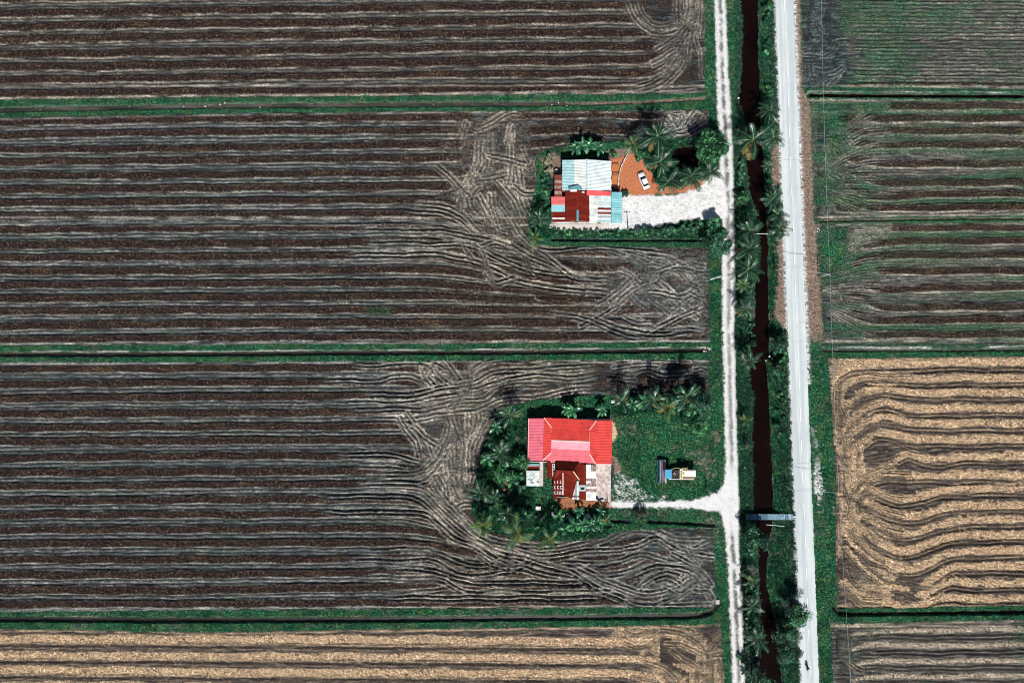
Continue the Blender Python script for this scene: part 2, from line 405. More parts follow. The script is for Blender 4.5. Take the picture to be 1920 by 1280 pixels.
# R2 and R3: stubble strips
RG = dict(w=13.5, hgt=0.32, edge=1.0, north=0.8)
for pts in ([(1792, 850), (1200, 855), (740, 862)], [(1792, 955), (900, 950), (500, 952), (330, 962)], [(1792, 1052), (1100, 1050), (720, 1050)], [(660, 1055), (520, 1062), (380, 1045)], [(1792, 1165), (900, 1162), (600, 1162), (400, 1148)]):
    q = [(2500, pts[0][1])]+pts if pts[0][0] == 1792 else pts
    band(q, o=(1500, 0), s=4.267, **RG); 
for pts in ([(1344, 90), (900, 92), (700, 90), (480, 86), (350, 70), (250, 38)], [(1344, 200), (900, 203), (700, 206), (500, 203), (380, 165), (285, 120)], [(1344, 268), (900, 270), (700, 278), (500, 290), (380, 262), (275, 190)],
            [(1344, 345), (900, 350), (400, 356), (230, 352)], [(1344, 470), (900, 472), (560, 476)], [(1344, 550), (900, 552), (500, 560), (390, 590)], [(1344, 635), (900, 637), (500, 642), (400, 655), (335, 690)],
            [(1344, 730), (900, 730), (480, 733)], [(1344, 830), (900, 833), (550, 842), (400, 820)], [(1344, 945), (900, 948), (700, 950), (500, 950), (400, 912), (320, 880)], [(1344, 1020), (900, 1024), (600, 1032), (420, 1022), (320, 980)], [(1344, 1110), (900, 1112), (400, 1112)]):
    band([(1760, pts[0][1]-3)]+pts, o=(1500, 280), s=3.2, **RG)
    g = [(x, y+R.uniform(-3, 3)+42) for x, y in ([(1760, pts[0][1]-3)]+pts)[:-1]]
    pair(g, o=(1500, 280), s=3.2, gap=4.6, w=1.6, depth=0.10, berm=0.09, sm=0.7, erase=2.2)
for yc, y0, y1 in ((345, 205, 400), (545, 435, 635)):
    for k in range(13):
        y = y0+(y1-y0)*k/12+R.uniform(-3, 3); e = y+(yc-y)*0.55
        pair([(1668+R.uniform(-20, 20), y), (1625, y+(e-y)*0.10), (1590, y+(e-y)*0.45), (1562, y+(e-y)*0.85), (1546, e+(yc-e)*0.5)], gap=4.4, w=1.5, depth=0.14, berm=0.10, sm=0.9, erase=2.0)
# R4: golden straw windrows that sweep round the headland
Z4 = (1520, 660); Z5 = (1520, 900); ZS = 4.923
b4 = [[(1477, 90), (1100, 95), (800, 112), (600, 100), (430, 110), (330, 150), (250, 230), (220, 340), (218, 460), (232, 570), (275, 660)],
      [(1477, 238), (1000, 240), (700, 232), (500, 212), (400, 255)],
      [(1477, 370), (1100, 370), (850, 360), (650, 325), (500, 360), (400, 430), (330, 510), (290, 620)],
      [(1477, 510), (1100, 520), (900, 510), (720, 470), (600, 480), (480, 540), (380, 620), (320, 710)],
      [(1477, 652), (1100, 655), (900, 640), (700, 600), (560, 620), (450, 690), (360, 770), (315, 840)],
      [(1477, 800), (1100, 800), (900, 790), (700, 740), (600, 745), (520, 800), (420, 850), (365, 920)],
      [(480, 860), (470, 960), (485, 1080), (520, 1150)], [(400, 900), (390, 1050), (400, 1200)],
      [(1477, 955), (1250, 982), (1050, 972), (890, 930), (780, 1000), (650, 1070), (500, 1150), (430, 1240)],
      [(1477, 1130), (1200, 1130), (900, 1132), (700, 1122), (560, 1170), (480, 1260)]]
b5 = [[(1477, 75), (1250, 85), (1050, 140), (850, 165), (700, 140), (580, 90), (520, 60)], [(1477, 230), (1200, 260), (1050, 310), (850, 325), (700, 290), (580, 230), (530, 190)],
      [(1477, 362), (1200, 400), (1000, 470), (850, 480), (700, 440), (560, 370), (470, 310)], [(1477, 500), (1250, 530), (1050, 595), (900, 650), (780, 640), (620, 560), (500, 470), (400, 380), (375, 310)],
      [(1477, 650), (1250, 680), (1080, 760), (950, 812), (820, 810), (680, 720), (520, 620), (430, 520), (360, 400)], [(1477, 790), (1300, 800), (1180, 880), (1050, 960)],
      [(800, 830), (640, 760), (450, 640), (340, 520), (300, 430)], [(1477, 940), (1300, 930), (1150, 990), (1000, 1050)], [(900, 1000), (700, 960), (550, 870), (420, 740), (320, 610)],
      [(1477, 1085), (1250, 1080), (1100, 1105), (900, 1160), (650, 1110), (480, 1110), (400, 1040), (310, 940)]]
W, m = pmask([(1556, 668), (1640, 672), (1600, 760), (1660, 860), (1625, 940), (1700, 1060), (1660, 1125), (1580, 1120), (1562, 900)], 10, 24); straw[W] = np.maximum(straw[W], m*(0.25+0.75*cont(N1[W], 1.4)*cont(NF[W], 1.6)))
for oo, bb in ((Z4, b4), (Z5, b5)):
    for pts in bb:
        full = pts[0][0] == 1477
        q = ([(2600, pts[0][1]-8), (2000, pts[0][1]-4+R.uniform(-6, 6))]+pts) if full else pts
        band(q, w=14.5 if full else 8, o=oo, s=ZS, what='straw', hgt=0.24, rag=6.5)
        if full: band([(x, y+62+R.uniform(-5, 5)) for x, y in q[:-1]], w=3.0, o=oo, s=ZS, what='straw', hgt=0.10, rag=4, strength=0.6)
        if full:
            g = [(x, y+68+R.uniform(-4, 4)) for x, y in q]
            pair(g, o=oo, s=ZS, gap=6.6, w=2.1, depth=0.26, berm=0.07, sm=0.3, erase=2.6)
            if len(pts) > 4:
                hd_ = pts[-4:]
                for dd in (-24, 24): pair([(x, y+dd) for x, y in hd_], o=oo, s=ZS, gap=3.6, w=1.2, depth=0.16, berm=0.08, sm=0.5, erase=1.6)
for pts in ([(165, 250), (175, 450), (200, 600), (260, 720), (300, 850), (330, 1050)], [(270, 250), (265, 450), (275, 650)], [(330, 490), (285, 580), (280, 680)], [(420, 420), (400, 520)], [(620, 690), (500, 730), (410, 790)],
            [(590, 790), (750, 820), (900, 890), (1120, 920)], [(230, 960), (300, 1010), (330, 1060)], [(250, 1040), (260, 1280)], [(550, 1000), (700, 980), (820, 930)]):
    pair(pts, o=Z4, s=ZS, gap=4.5, w=1.8, depth=0.16, berm=0.08, sm=0.3, erase=2.5)
for pts in ([(480, 0), (400, 90), (350, 200), (330, 350)], [(560, 20), (480, 120), (440, 240), (430, 300)], [(250, 20), (220, 200), (240, 340)], [(300, 20), (330, 150), (370, 250)], [(310, 620), (420, 760), (520, 880), (640, 960)],
            [(330, 780), (380, 920), (480, 1000), (640, 1050)], [(290, 940), (380, 1060), (470, 1130), (640, 1160)], [(460, 660), (560, 760), (700, 810)], [(480, 520), (620, 640), (800, 720)], [(820, 860), (940, 970), (1110, 990)], [(840, 1130), (930, 1080)], [(760, 1010), (900, 1060), (1000, 1110)]):
    pair(pts, o=Z5, s=ZS, gap=4.5, w=1.8, depth=0.16, berm=0.08, sm=0.3, erase=2.5)
# R5 rows
for i in range(8):
    y = 1181+28.8*i
    band([(2040, y-4), (1900, y-2), (1750, y), (1640, y+R.uniform(-3, 3)), (1600, y+8)], w=9, what='straw', hgt=0.14, strength=0.75)
    pair([(2040, y+10), (1900, y+11), (1750, y+13), (1620, y+12), (1590, y+22)], gap=7, w=2.0, depth=0.2, berm=0.08, sm=0.4, erase=3)

# --- headland tangles: wheel and crawler tracks traced from the ground plan
TA = dict(gap=6.6, w=2.0, depth=0.26, berm=0.17, sm=1.3, erase=2.6)
A0 = (800, 180); AS = 2.561
for pts in ([(260, 160), (250, 230), (245, 320), (215, 390), (180, 440), (165, 510), (190, 560)], [(300, 130), (298, 250), (300, 330), (270, 400), (225, 450), (205, 510), (240, 570)], [(300, 330), (335, 390), (380, 450), (420, 500), (450, 560), (475, 620)],
            [(405, 150), (400, 260), (390, 380), (385, 420)], [(455, 170), (455, 260), (480, 310), (520, 370), (530, 440)], [(430, 250), (440, 340), (450, 420), (460, 500), (490, 560)], [(200, 155), (260, 150), (330, 115), (400, 80), (480, 85)],
            [(50, 340), (100, 380), (160, 440), (200, 480)], [(250, 480), (290, 560), (330, 620), (345, 660)], [(310, 470), (320, 540), (345, 610)], [(0, 520), (60, 525), (130, 550), (190, 590), (250, 650), (290, 680)],
            [(0, 560), (80, 570), (160, 610), (220, 660), (270, 700)], [(-150, 650), (0, 650), (120, 660), (250, 680), (380, 710), (470, 760), (560, 800), (640, 840), (760, 870), (900, 890)], [(-100, 710), (0, 710), (150, 710), (280, 740), (380, 790), (470, 830), (600, 850), (800, 880)],
            [(0, 760), (120, 770), (240, 800), (330, 840), (420, 880), (520, 910), (700, 930), (900, 950)], [(380, 560), (430, 640), (480, 700), (560, 740), (700, 735), (850, 725), (1000, 740), (1150, 760)], [(480, 700), (570, 770), (640, 830), (700, 870), (820, 880)],
            [(790, 1030), (860, 980), (930, 930), (1000, 870), (1040, 840)], [(830, 1070), (900, 1010), (970, 950), (1060, 890), (1100, 850)], [(1000, 800), (1100, 800), (1200, 840), (1280, 890), (1350, 860)], [(1050, 850), (1110, 920), (1180, 980), (1260, 1030), (1310, 1090)],
            [(950, 790), (1080, 770), (1200, 800), (1260, 850), (1300, 940), (1340, 1020)], [(1090, 870), (1160, 930), (1230, 1000), (1300, 1060)], [(1000, 960), (1100, 940), (1230, 960), (1330, 900)], [(1100, 1080), (1180, 1040), (1280, 960), (1350, 920)],
            [(740, 1110), (830, 1060), (920, 1010)], [(780, 1050), (900, 1110), (1000, 1130), (1150, 1140), (1340, 1110)], [(560, 1040), (700, 1060), (820, 1090), (950, 1150), (1060, 1170)], [(1020, 1160), (1120, 1110), (1250, 1040), (1350, 1000)],
            [(1160, 80), (1190, 140), (1215, 165)], [(1220, 70), (1230, 130), (1225, 170)], [(1290, 80), (1250, 140), (1215, 170)], [(1330, 110), (1270, 150), (1200, 180)], [(1150, 170), (1230, 190), (1310, 150)],
            [(290, 850), (330, 900), (420, 870)], [(260, 720), (330, 700), (400, 730)], [(350, 520), (400, 590), (440, 660)], [(480, 480), (500, 540), (540, 600)], [(230, 400), (300, 390), (380, 370)], [(300, 280), (380, 300), (470, 330)], [(420, 430), (470, 470), (525, 470)]):
    pair(pts, o=A0, s=AS, **TA)
B0 = (700, 640); BS = 3.556
for pts in ([(0, 150), (330, 135), (420, 150), (500, 200), (580, 260)], [(560, 270), (640, 200), (740, 140), (850, 120), (1067, 115)], [(0, 350), (200, 355), (400, 320), (560, 290), (680, 265), (800, 210), (1000, 190), (1200, 180), (1500, 150)], [(0, 410), (250, 410), (450, 370), (620, 335), (760, 300), (900, 250), (1067, 230), (1300, 240), (1500, 220)],
            [(0, 450), (300, 450), (450, 425), (600, 400), (740, 380), (850, 310), (1000, 290), (1200, 280)], [(0, 520), (250, 515), (450, 490), (600, 470), (720, 450), (830, 400), (980, 380), (1067, 375), (1300, 330), (1500, 300)], [(330, 170), (350, 230), (400, 290)], [(380, 150), (430, 230), (500, 290)], [(470, 110), (520, 190), (570, 260)],
            [(0, 260), (150, 235), (280, 240), (350, 280)], [(170, 510), (220, 590), (280, 660), (310, 760)], [(220, 480), (290, 570), (350, 660), (385, 760)], [(270, 560), (350, 640), (430, 690)], [(520, 440), (540, 520), (570, 600), (600, 680), (610, 780), (600, 900), (580, 1000), (570, 1070)],
            [(470, 470), (500, 570), (470, 660), (420, 760), (350, 830), (280, 880), (0, 880)], [(570, 590), (530, 700), (470, 800), (400, 880), (310, 935), (0, 940)], [(600, 470), (610, 600), (620, 720), (600, 850), (610, 950), (640, 1050)], [(640, 480), (640, 580), (650, 650)], [(700, 470), (700, 540), (660, 640), (650, 720)],
            [(790, 460), (730, 570), (670, 650), (650, 720), (640, 830), (650, 900), (620, 1000)], [(820, 440), (760, 540), (700, 640), (670, 720), (655, 800)], [(540, 700), (545, 800), (550, 950), (570, 1060)], [(490, 790), (500, 880), (520, 960), (560, 1050)], [(0, 755), (150, 760), (250, 785), (350, 820)], [(0, 825), (150, 820), (280, 850)],
            [(0, 970), (200, 960), (320, 985), (400, 1040), (500, 1110), (600, 1190), (660, 1250)], [(0, 1030), (180, 1020), (300, 1060), (400, 1130), (480, 1210), (560, 1280)], [(0, 1135), (300, 1140), (420, 1180), (500, 1250)], [(440, 880), (480, 960), (490, 1060)], [(400, 920), (450, 1010), (490, 1060)], [(540, 1120), (600, 1080), (690, 1090)],
            [(1000, 140), (1200, 120), (1500, 115), (2200, 110)], [(1700, 250), (1800, 200), (1950, 230), (2150, 200)], [(1600, 180), (1750, 150), (1900, 160)]):
    pair(pts, o=B0, s=BS, **TA)
for pts in ([(0, 30), (80, 50), (170, 130), (260, 220), (380, 300), (500, 360), (640, 420), (760, 480), (900, 510), (1050, 530), (1150, 580), (1280, 630), (1400, 680), (1550, 690), (1780, 680)], [(100, 10), (200, 100), (300, 200), (420, 290), (560, 370), (680, 400), (800, 430), (980, 480), (1080, 540), (1200, 600), (1380, 670)],
            [(150, 0), (260, 100), (350, 180), (430, 250), (560, 300), (680, 340), (780, 370), (900, 370), (1080, 340), (1200, 300), (1350, 240), (1500, 240), (1620, 290), (1740, 300), (1850, 280)], [(220, 20), (300, 110), (390, 210), (500, 280), (650, 320), (780, 330), (950, 320), (1150, 280)], [(0, 130), (130, 140), (200, 200), (300, 290), (420, 330), (540, 400), (600, 420)],
            [(0, 350), (180, 360), (280, 410), (390, 450), (500, 440), (620, 400)], [(0, 420), (160, 420), (260, 470), (370, 510), (480, 510), (600, 480), (720, 440), (800, 420)], [(0, 460), (200, 480), (330, 530), (430, 550), (600, 545), (900, 550), (1100, 545)], [(0, 520), (200, 530), (300, 580), (400, 610), (600, 605), (900, 610), (1130, 600), (1300, 610)],
            [(0, 610), (180, 600), (290, 570)], [(0, 640), (300, 640), (600, 640), (1200, 640)], [(780, 400), (900, 390), (1100, 360), (1250, 350), (1400, 330), (1500, 280), (1600, 330), (1700, 360), (1850, 290)], [(870, 420), (1000, 430), (1150, 440), (1300, 410), (1400, 380), (1500, 400), (1600, 420), (1720, 410), (1860, 350)],
            [(980, 430), (1100, 480), (1200, 530), (1320, 580), (1420, 610), (1520, 600), (1640, 560), (1740, 500)], [(1100, 500), (1240, 500), (1350, 470), (1480, 420)], [(1280, 540), (1380, 500), (1500, 450), (1600, 460), (1700, 480), (1790, 540), (1830, 630)], [(1400, 590), (1460, 530), (1560, 490), (1640, 510)], [(1500, 680), (1620, 640), (1700, 590), (1800, 520)],
            [(1740, 480), (1790, 560), (1840, 650)], [(1600, 380), (1700, 430), (1780, 490), (1830, 560)], [(1640, 330), (1760, 380), (1850, 400)], [(1500, 540), (1580, 520), (1650, 560)]):
    pair(pts, o=O, s=S, **TA)
C0 = (1060, 0); CS = 5.818
TB = dict(gap=6.0, w=1.9, depth=0.2, berm=0.13, sm=0.75, erase=2.6)
for pts in ([(640, -120), (650, 0), (680, 90), (740, 220), (830, 310), (930, 360), (1050, 380), (1180, 360), (1300, 310), (1400, 220), (1480, 90), (1500, 0), (1500, -120)], [(780, -100), (780, 0), (810, 110), (870, 200), (960, 270), (1080, 280), (1200, 240), (1300, 170), (1380, 80), (1400, 0), (1390, -120)],
            [(600, 970), (800, 940), (950, 890), (1080, 800), (1170, 700), (1210, 560), (1240, 440), (1330, 330)], [(640, 1050), (850, 1010), (1030, 950), (1180, 820), (1280, 700), (1330, 560), (1340, 400)], [(850, 850), (1000, 810), (1120, 740), (1200, 640), (1290, 500), (1340, 380)],
            [(1000, 550), (1120, 480), (1220, 400), (1310, 280), (1350, 150)], [(1310, 760), (1330, 600), (1350, 400), (1380, 250), (1450, 100)], [(1440, 560), (1400, 400), (1430, 250), (1470, 130)], [(1500, -100), (1490, 200), (1470, 400)], [(1490, 550), (1500, 830)], [(1220, -120), (1215, 150), (1230, 240)], [(1310, -100), (1330, 100), (1300, 180)], [(1050, 990), (1200, 990), (1400, 960)],
            [(1100, 700), (1200, 560), (1280, 420), (1350, 300)], [(950, 700), (1080, 640), (1190, 560)]):
    pair(pts, o=C0, s=CS, **TB)
for pts in ([(1150, 380), (1300, 410), (1430, 470), (1520, 550), (1560, 620)], [(1200, 510), (1330, 510), (1430, 560), (1520, 610)], [(1240, 560), (1350, 650), (1460, 720)], [(1560, 600), (1500, 680), (1470, 800), (1480, 1000)], [(1640, 620), (1680, 720), (1690, 1000)], [(1560, 640), (1560, 1000)], [(1000, 660), (1150, 720), (1260, 800), (1330, 900)],
            [(900, 800), (1050, 830), (1130, 864), (1220, 950)], [(1740, 590), (1640, 600), (1560, 620)], [(1730, 440), (1640, 500), (1560, 600)], [(820, 380), (870, 420), (960, 430), (1040, 390)], [(820, 500), (920, 540), (1020, 530), (1100, 470)], [(1620, 640), (1600, 760), (1620, 1000)]):
    pair(pts, o=(1000, 1100), s=4.8, gap=4.5, w=1.8, depth=0.12, berm=0.14, sm=0.95, erase=3.5)
# trampled zones: many short crossing wheel marks
def scribble(n, x0, y0, x1, y1, lmin, lmax, ang0, ang1, sd, **k):
    r = random.Random(sd)
    for _ in range(n):
        x, y, a, L = r.uniform(x0, x1), r.uniform(y0, y1), math.radians(r.uniform(ang0, ang1)), r.uniform(lmin, lmax)
        c = r.uniform(-0.3, 0.3); pts = [(x-L/2*math.cos(a-c), y-L/2*math.sin(a-c)), (x, y), (x+L/2*math.cos(a+c), y+L/2*math.sin(a+c))]
        if not all(isfield[int(min(max((q[1]-Y0)/DYP, 0), ny-1)), int(min(max((q[0]-X0)/DXP, 0), nx-1))] for q in pts): continue
        pair(pts, **{**dict(gap=6.0, w=1.8, depth=0.18, berm=0.12, sm=0.7, erase=3.0), **k})
scribble(12, 1190, 500, 1328, 625, 25, 60, -40, 50, 1); scribble(8, 1150, 475, 1325, 520, 20, 50, -10, 50, 2); scribble(6, 860, 240, 1000, 400, 20, 45, 50, 120, 3)
scribble(7, 860, 400, 1000, 520, 25, 50, 15, 75, 4); scribble(8, 790, 700, 890, 950, 20, 45, 50, 130, 5); scribble(7, 1230, 1010, 1335, 1125, 20, 50, -50, 60, 6); scribble(6, 1240, 205, 1325, 262, 15, 35, -60, 60, 7)
scribble(8, 1508, -60, 1560, 150, 18, 40, 60, 130, 8, sm=0.5); scribble(6, 1520, 60, 1600, 160, 18, 40, -50, 20, 9, sm=0.5); scribble(7, 1535, 200, 1590, 400, 18, 40, 40, 100, 10); scribble(5, 1550, 430, 1600, 640, 15, 40, 40, 110, 11)
scribble(4, 1560, 1175, 1640, 1290, 15, 40, 20, 120, 12); scribble(3, 1562, 690, 1600, 1120, 20, 50, 70, 110, 13, sm=0.4)
scribble(4, 900, 1000, 1100, 1080, 30, 60, 5, 40, 14); scribble(3, 1130, 690, 1320, 740, 20, 50, -25, 15, 15)

def soften(pts, amt, what, soft=12, rag=16):
    W, m = pmask(pts, soft, rag); m = m*amt*isfield[W]
    what[W] = np.maximum(what[W], m*(0.5+0.8*cont(NM[W])))
soften([(1525, 200), (1580, 195), (1600, 250), (1570, 300), (1545, 260)], 0.75, grass); soften([(1536, 420), (1590, 425), (1590, 490), (1560, 520), (1535, 500)], 0.9, grass)
soften([(1540, 270), (1580, 290), (1640, 340), (1640, 400), (1540, 400)], 0.35, grass); soften([(1600, 0), (1700, -20), (1690, 120), (1620, 140)], 0.5, grass)
soften([(690, 575), (740, 575), (735, 592), (690, 590)], 0.6, grass, 5, 6)
for pts, a in (([(830, 215), (990, 215), (1000, 460), (860, 450)], 0.30), ([(1100, 470), (1330, 470), (1330, 630), (1080, 600)], 0.30), ([(780, 690), (900, 690), (880, 960), (800, 960)], 0.28), ([(1230, 1000), (1340, 1005), (1335, 1130), (1230, 1120)], 0.25), ([(1200, 200), (1325, 205), (1325, 260), (1230, 265)], 0.4), ([(1595, 425), (1672, 425), (1672, 437), (1600, 470)], 0.8)):
    W, m = pmask(pts, 14, 18); straw[W] = np.clip(straw[W]+0.45*m*a*isfield[W]*(0.4+1.0*N1[W])*cont(NF[W], 1.8), 0, 1)
# field rims: dry cut grass along the dykes
rim = np.zeros((ny, nx), np.float32)
for yb, sgn in ((L12a, -1), (L12b, 1), (L23a, -1), (L23b, 1), (L34a, -1), (L34b, 1), (R12a, -1), (R12b, 1), (R23b, 1), (R23a, -1), (R34b, 1), (R45b, 1)):
    q = np.exp(-((GY-(yb+sgn*3))/2.2)**2)*np.clip(NR*1.6-0.3, 0, 1)*isfield; rim = np.maximum(rim, q)
straw = np.maximum(straw, 0.75*rim); H += 0.1*rim

# --- everything that is not field: grass, banks, ditches
g0 = (~isfield).astype(np.float32)
grass = np.where(isfield, np.clip(grass, 0, 1), 1.0); H = np.where(isfield, H, 0.14*(NF-0.5)+0.24*(N1-0.5)+0.26*(NM-0.5)+0.08)
for q in (stub, straw, wet_shade): q *= isfield
vgp = (~isfield)*ss(0.56, 0.70, NB*0.5+NM*0.5)*(0.3+0.7*N1); dirt = np.maximum(dirt, 0.45*vgp).astype(np.float32); straw = np.maximum(straw, 0.30*vgp*N2).astype(np.float32); grass *= 1-0.5*vgp
# dykes: raised bank with a dug ditch (centre offset, half width, depth, x range)
def ditch(pts, w=4.5, depth=0.7, wetness=0.8, bare=0.0, bank=None):
    path = spline(pts, 20); W = field_of(path, w*3+8); d = DBUF[W]+(NE[W]-0.5)*2.4
    m = 1-ss(w*0.55, w*1.5, d); H[W] -= depth*m; wet_shade[W] = np.maximum(wet_shade[W], wetness*(1-ss(w*0.5, w*1.0, d)))
    b = 1-ss(w*0.6, w*1.25, d); grass[W] *= 1-b*(0.75+0.25*N1[W]); dirt[W] = np.maximum(dirt[W], b*bare); stub[W] *= 1-m; straw[W] *= 1-m
    if bank:
        sd = d*SBUF[W]; q = np.exp(-((sd-bank[0])/bank[1])**2)*np.clip(NR[W]*1.7-0.25, 0, 1)*bank[2]
        straw[W] = np.maximum(straw[W], q); H[W] += 0.15*q; grass[W] *= 1-np.clip(q*1.3, 0, 1)
ditch([(-110, 209), (0, 206), (300, 200), (700, 196), (1060, 194)], 4.4, 0.55, 0.45, 0.5, (-6, 1.6, 0.35)); ditch([(1060, 195), (1150, 193), (1230, 190), (1320, 185)], 3.2, 0.35, 0.6, 0.6)
ditch([(-110, 664), (0, 664), (300, 664), (700, 661), (1000, 660), (1326, 656)], 3.6, 0.8, 0.9, 0.2, (-5.5, 1.9, 0.85))
ditch([(-110, 1160), (0, 1160), (300, 1162), (700, 1161), (1000, 1158), (1310, 1154), (1335, 1147), (1346, 1130)], 4.2, 0.8, 0.9, 0.3, (-7, 1.7, 0.45))
ditch([(1520, 178), (1700, 179), (2040, 180)], 3.4, 0.9, 1.0, 0.1, (-6, 1.9, 0.9)); W = field_of(spline([(1520, 186), (2040, 188)], 20), 12); straw[W] = np.maximum(straw[W], 0.8*np.exp(-(DBUF[W]/1.8)**2)*NR[W]*1.6)
ditch([(1534, 432), (1535, 415), (1545, 414), (1720, 411), (2040, 408)], 2.2, 0.5, 0.7, 0.6)
ditch([(1545, 657), (1700, 657), (2040, 654)], 2.2, 0.4, 0.8, 0.2, (-6, 3.0, 1.0)); ditch([(1565, 1140), (1575, 1150), (1700, 1150), (2040, 1146)], 3.2, 0.8, 0.95, 0.1)
ditch([(1035, 449), (1180, 450), (1320, 450)], 2.6, 0.7, 1.0, 0.0); ditch([(1138, 976), (1180, 977)], 3.0, 0.7, 1.0, 0.0); ditch([(1216, 977), (1270, 980), (1338, 984)], 3.0, 0.7, 1.0, 0.0)
ditch([(1040, 994), (1120, 994), (1145, 985)], 2.6, 0.5, 0.9, 0.0)

# --- canal
CY = [-90, 0, 60, 130, 175, 190, 215, 260, 300, 330, 350, 390, 420, 440, 480, 510, 530, 580, 610, 630, 660, 680, 700, 720, 740, 800, 850, 900, 950, 985, 1020, 1040, 1060, 1100, 1140, 1200, 1230, 1260, 1280, 1370]
CWL = [1388, 1389, 1394, 1390, 1386, 1384, 1396, 1400, 1401, 1404, 1405, 1417, 1421, 1424, 1426, 1423, 1418, 1417, 1412, 1405, 1408, 1408, 1406, 1408, 1414, 1411, 1412, 1413, 1415, 1418, 1422, 1423, 1423, 1424, 1426, 1428, 1428, 1422, 1418, 1420]
CWR = [1419, 1420, 1420, 1422, 1424, 1426, 1424, 1427, 1431, 1430, 1431, 1434, 1436, 1438, 1438, 1439, 1438, 1440, 1440, 1440, 1440, 1434, 1436, 1438, 1440, 1442, 1445, 1447, 1448, 1446, 1440, 1438, 1436, 1436, 1446, 1456, 1460, 1462, 1463, 1466]
WATER_Z = -1.0; kk = 1+1.0/160
cl = 960+(lin(CY, CWL)-960)*kk+(NE-0.5)*5+(NF-0.5)*2.5; cr = 960+(lin(CY, CWR)-960)*kk+(NE-0.5)*5-(NF-0.5)*2.5
outd = np.maximum(cl-GX, GX-cr)             # px outside the water line
cz = np.where(outd > 0, WATER_Z*(1-ss(0, 15, outd))-0.06*(outd < 1.5), WATER_Z-0.12-0.8*ss(0, 8, -outd))
near = outd < 16; H = np.where(near, H*ss(-2, 14, outd)+cz, H)
bare = np.exp(-(np.maximum(outd, 0)/2.4)**2)*near*ss(0.35, 0.65, NM); grass *= 1-0.8*bare; dirt = np.maximum(dirt, bare*0.7); wet_shade = np.maximum(wet_shade, np.where(outd < 0.5, 1.0, 0))
# pond by the first homestead
POND = [(1263, 279), (1285, 275), (1312, 272), (1314, 300), (1311, 314), (1290, 318), (1268, 314), (1260, 300)]
W, d = polysd(POND); d = d+(NE[W]-0.5)*4; H[W] = np.where(d > -7, H[W]*(1-ss(-7, 2, d))-0.75*ss(-7, 3, d)-0.4*ss(0, 8, d), H[W]); grass[W] *= 1-ss(-3, 1, d); wet_shade[W] = np.maximum(wet_shade[W], ss(-3, 1, d)); dirt[W] = np.maximum(dirt[W], ss(-3, 1, d)*0.6)

# --- verges beside the road
RL = lin([-90, 1370], [1449.5, 1507]); RR = lin([-90, 1370], [1484, 1539])
def paint(mask, m, kill=(grass,), k=1.0):
    mask[...] = np.maximum(mask, m*k)
    for q in kill: q *= 1-m*k
vr = (GX-RR)
m = ss(-4, 0, vr)*(1-ss(-3, 3, GX-(ER-1)+jit*0.8))*(1-ss(625, 655, GY+(NE-0.5)*30)); paint(dirt, m*(0.72+0.28*N1))
m = ss(0, 3, vr)*(1-ss(-2, 4, GX-(ER-2)))*(1-ss(625, 655, GY)); straw = np.maximum(straw, m*0.35*N1*cont(NF, 2)*(~isfield))
for pts, a in (([(1445, 278), (1461, 275), (1464, 345), (1448, 350), (1444, 320)], 0.95), ([(1455, 448), (1469, 445), (1473, 580), (1478, 625), (1462, 610), (1452, 585), (1457, 520)], 0.95), ([(1448, 222), (1460, 222), (1460, 232), (1447, 234)], 0.7), ([(1447, 255), (1462, 258), (1462, 280), (1450, 280)], 0.7)):
    W, m = pmask(pts, 2.5, 5); m = m*a; dirt[W] = np.maximum(dirt[W], m*(0.7+0.3*N1[W])); grass[W] *= 1-m
shoulder = np.exp(-((vr-2)/3.5)**2)*ss(0.30, 0.75, N1*0.6+NF*0.6); paint(gravel, np.clip(shoulder, 0, 1)*(GY < 720), (grass, dirt))
shoulder = np.exp(-((RL-GX-1.5)/3.0)**2)*ss(0.35, 0.8, N1*0.6+NF*0.6); paint(gravel, np.clip(shoulder*1.1, 0, 1), (grass, dirt))
W, m = pmask([(1523, 800), (1529, 805), (1538, 870), (1540, 920), (1536, 955), (1530, 955), (1528, 880)], 4, 14); m = m*ss(0.4, 0.8, N1[W]*0.7+NF[W]*0.5)*(0.4+0.6*ss(840, 920, GY[W])); gravel[W] = np.maximum(gravel[W], m); grass[W] *= 1-m

ROADM = (GX > RL-1) & (GX < RR+1); H = np.where(ROADM, -0.06, H); ROADM = (GX > RL-3) & (GX < RR+3)
# --- gravel farm track with two wheel ways and a grassy crown
TY = [-90, 0, 130, 200, 260, 400, 500, 620, 740, 860, 900, 960, 1000, 1060, 1130, 1280, 1370]
TL = [1336, 1339, 1343, 1344.5, 1348, 1352, 1353, 1354.5, 1357, 1360, 1358, 1352, 1359, 1364, 1367, 1373, 1377]
TR = [1357, 1360, 1365, 1370, 1373, 1377, 1378, 1377, 1380, 1383, 1384, 1386, 1385, 1387, 1391, 1397, 1400]
tl = lin(TY, TL)+(NF-0.5)*3+(NE-0.5)*3; tr = lin(TY, TR)+(NF-0.5)*3+(NE-0.5)*3
tmask = ss(-2.0, 2.0, GX-tl)*ss(-2.0, 2.0, tr-GX)
DRIVE = [(1142, 939), (1190, 941), (1250, 940), (1296, 938), (1330, 931), (1350, 916), (1360, 892), (1368, 878), (1380, 890), (1382, 955), (1374, 985), (1363, 978), (1350, 962), (1300, 952), (1240, 951), (1180, 950), (1142, 949)]
W, dm = pmask(DRIVE, 3, 5); tmask[W] = np.maximum(tmask[W], dm)
u = (GX-tl)/(tr-tl)
crown = np.exp(-((u-0.52)/0.125)**2)*(1-ss(850, 890, GY)*(1-ss(990, 1010, GY)))*ss(0.15, 0.75, NM+0.25*(NRB-0.5)); gr = tmask*(0.86+0.14*N1)
paint(gravel, gr, (grass, dirt, stub, straw, wet_shade))
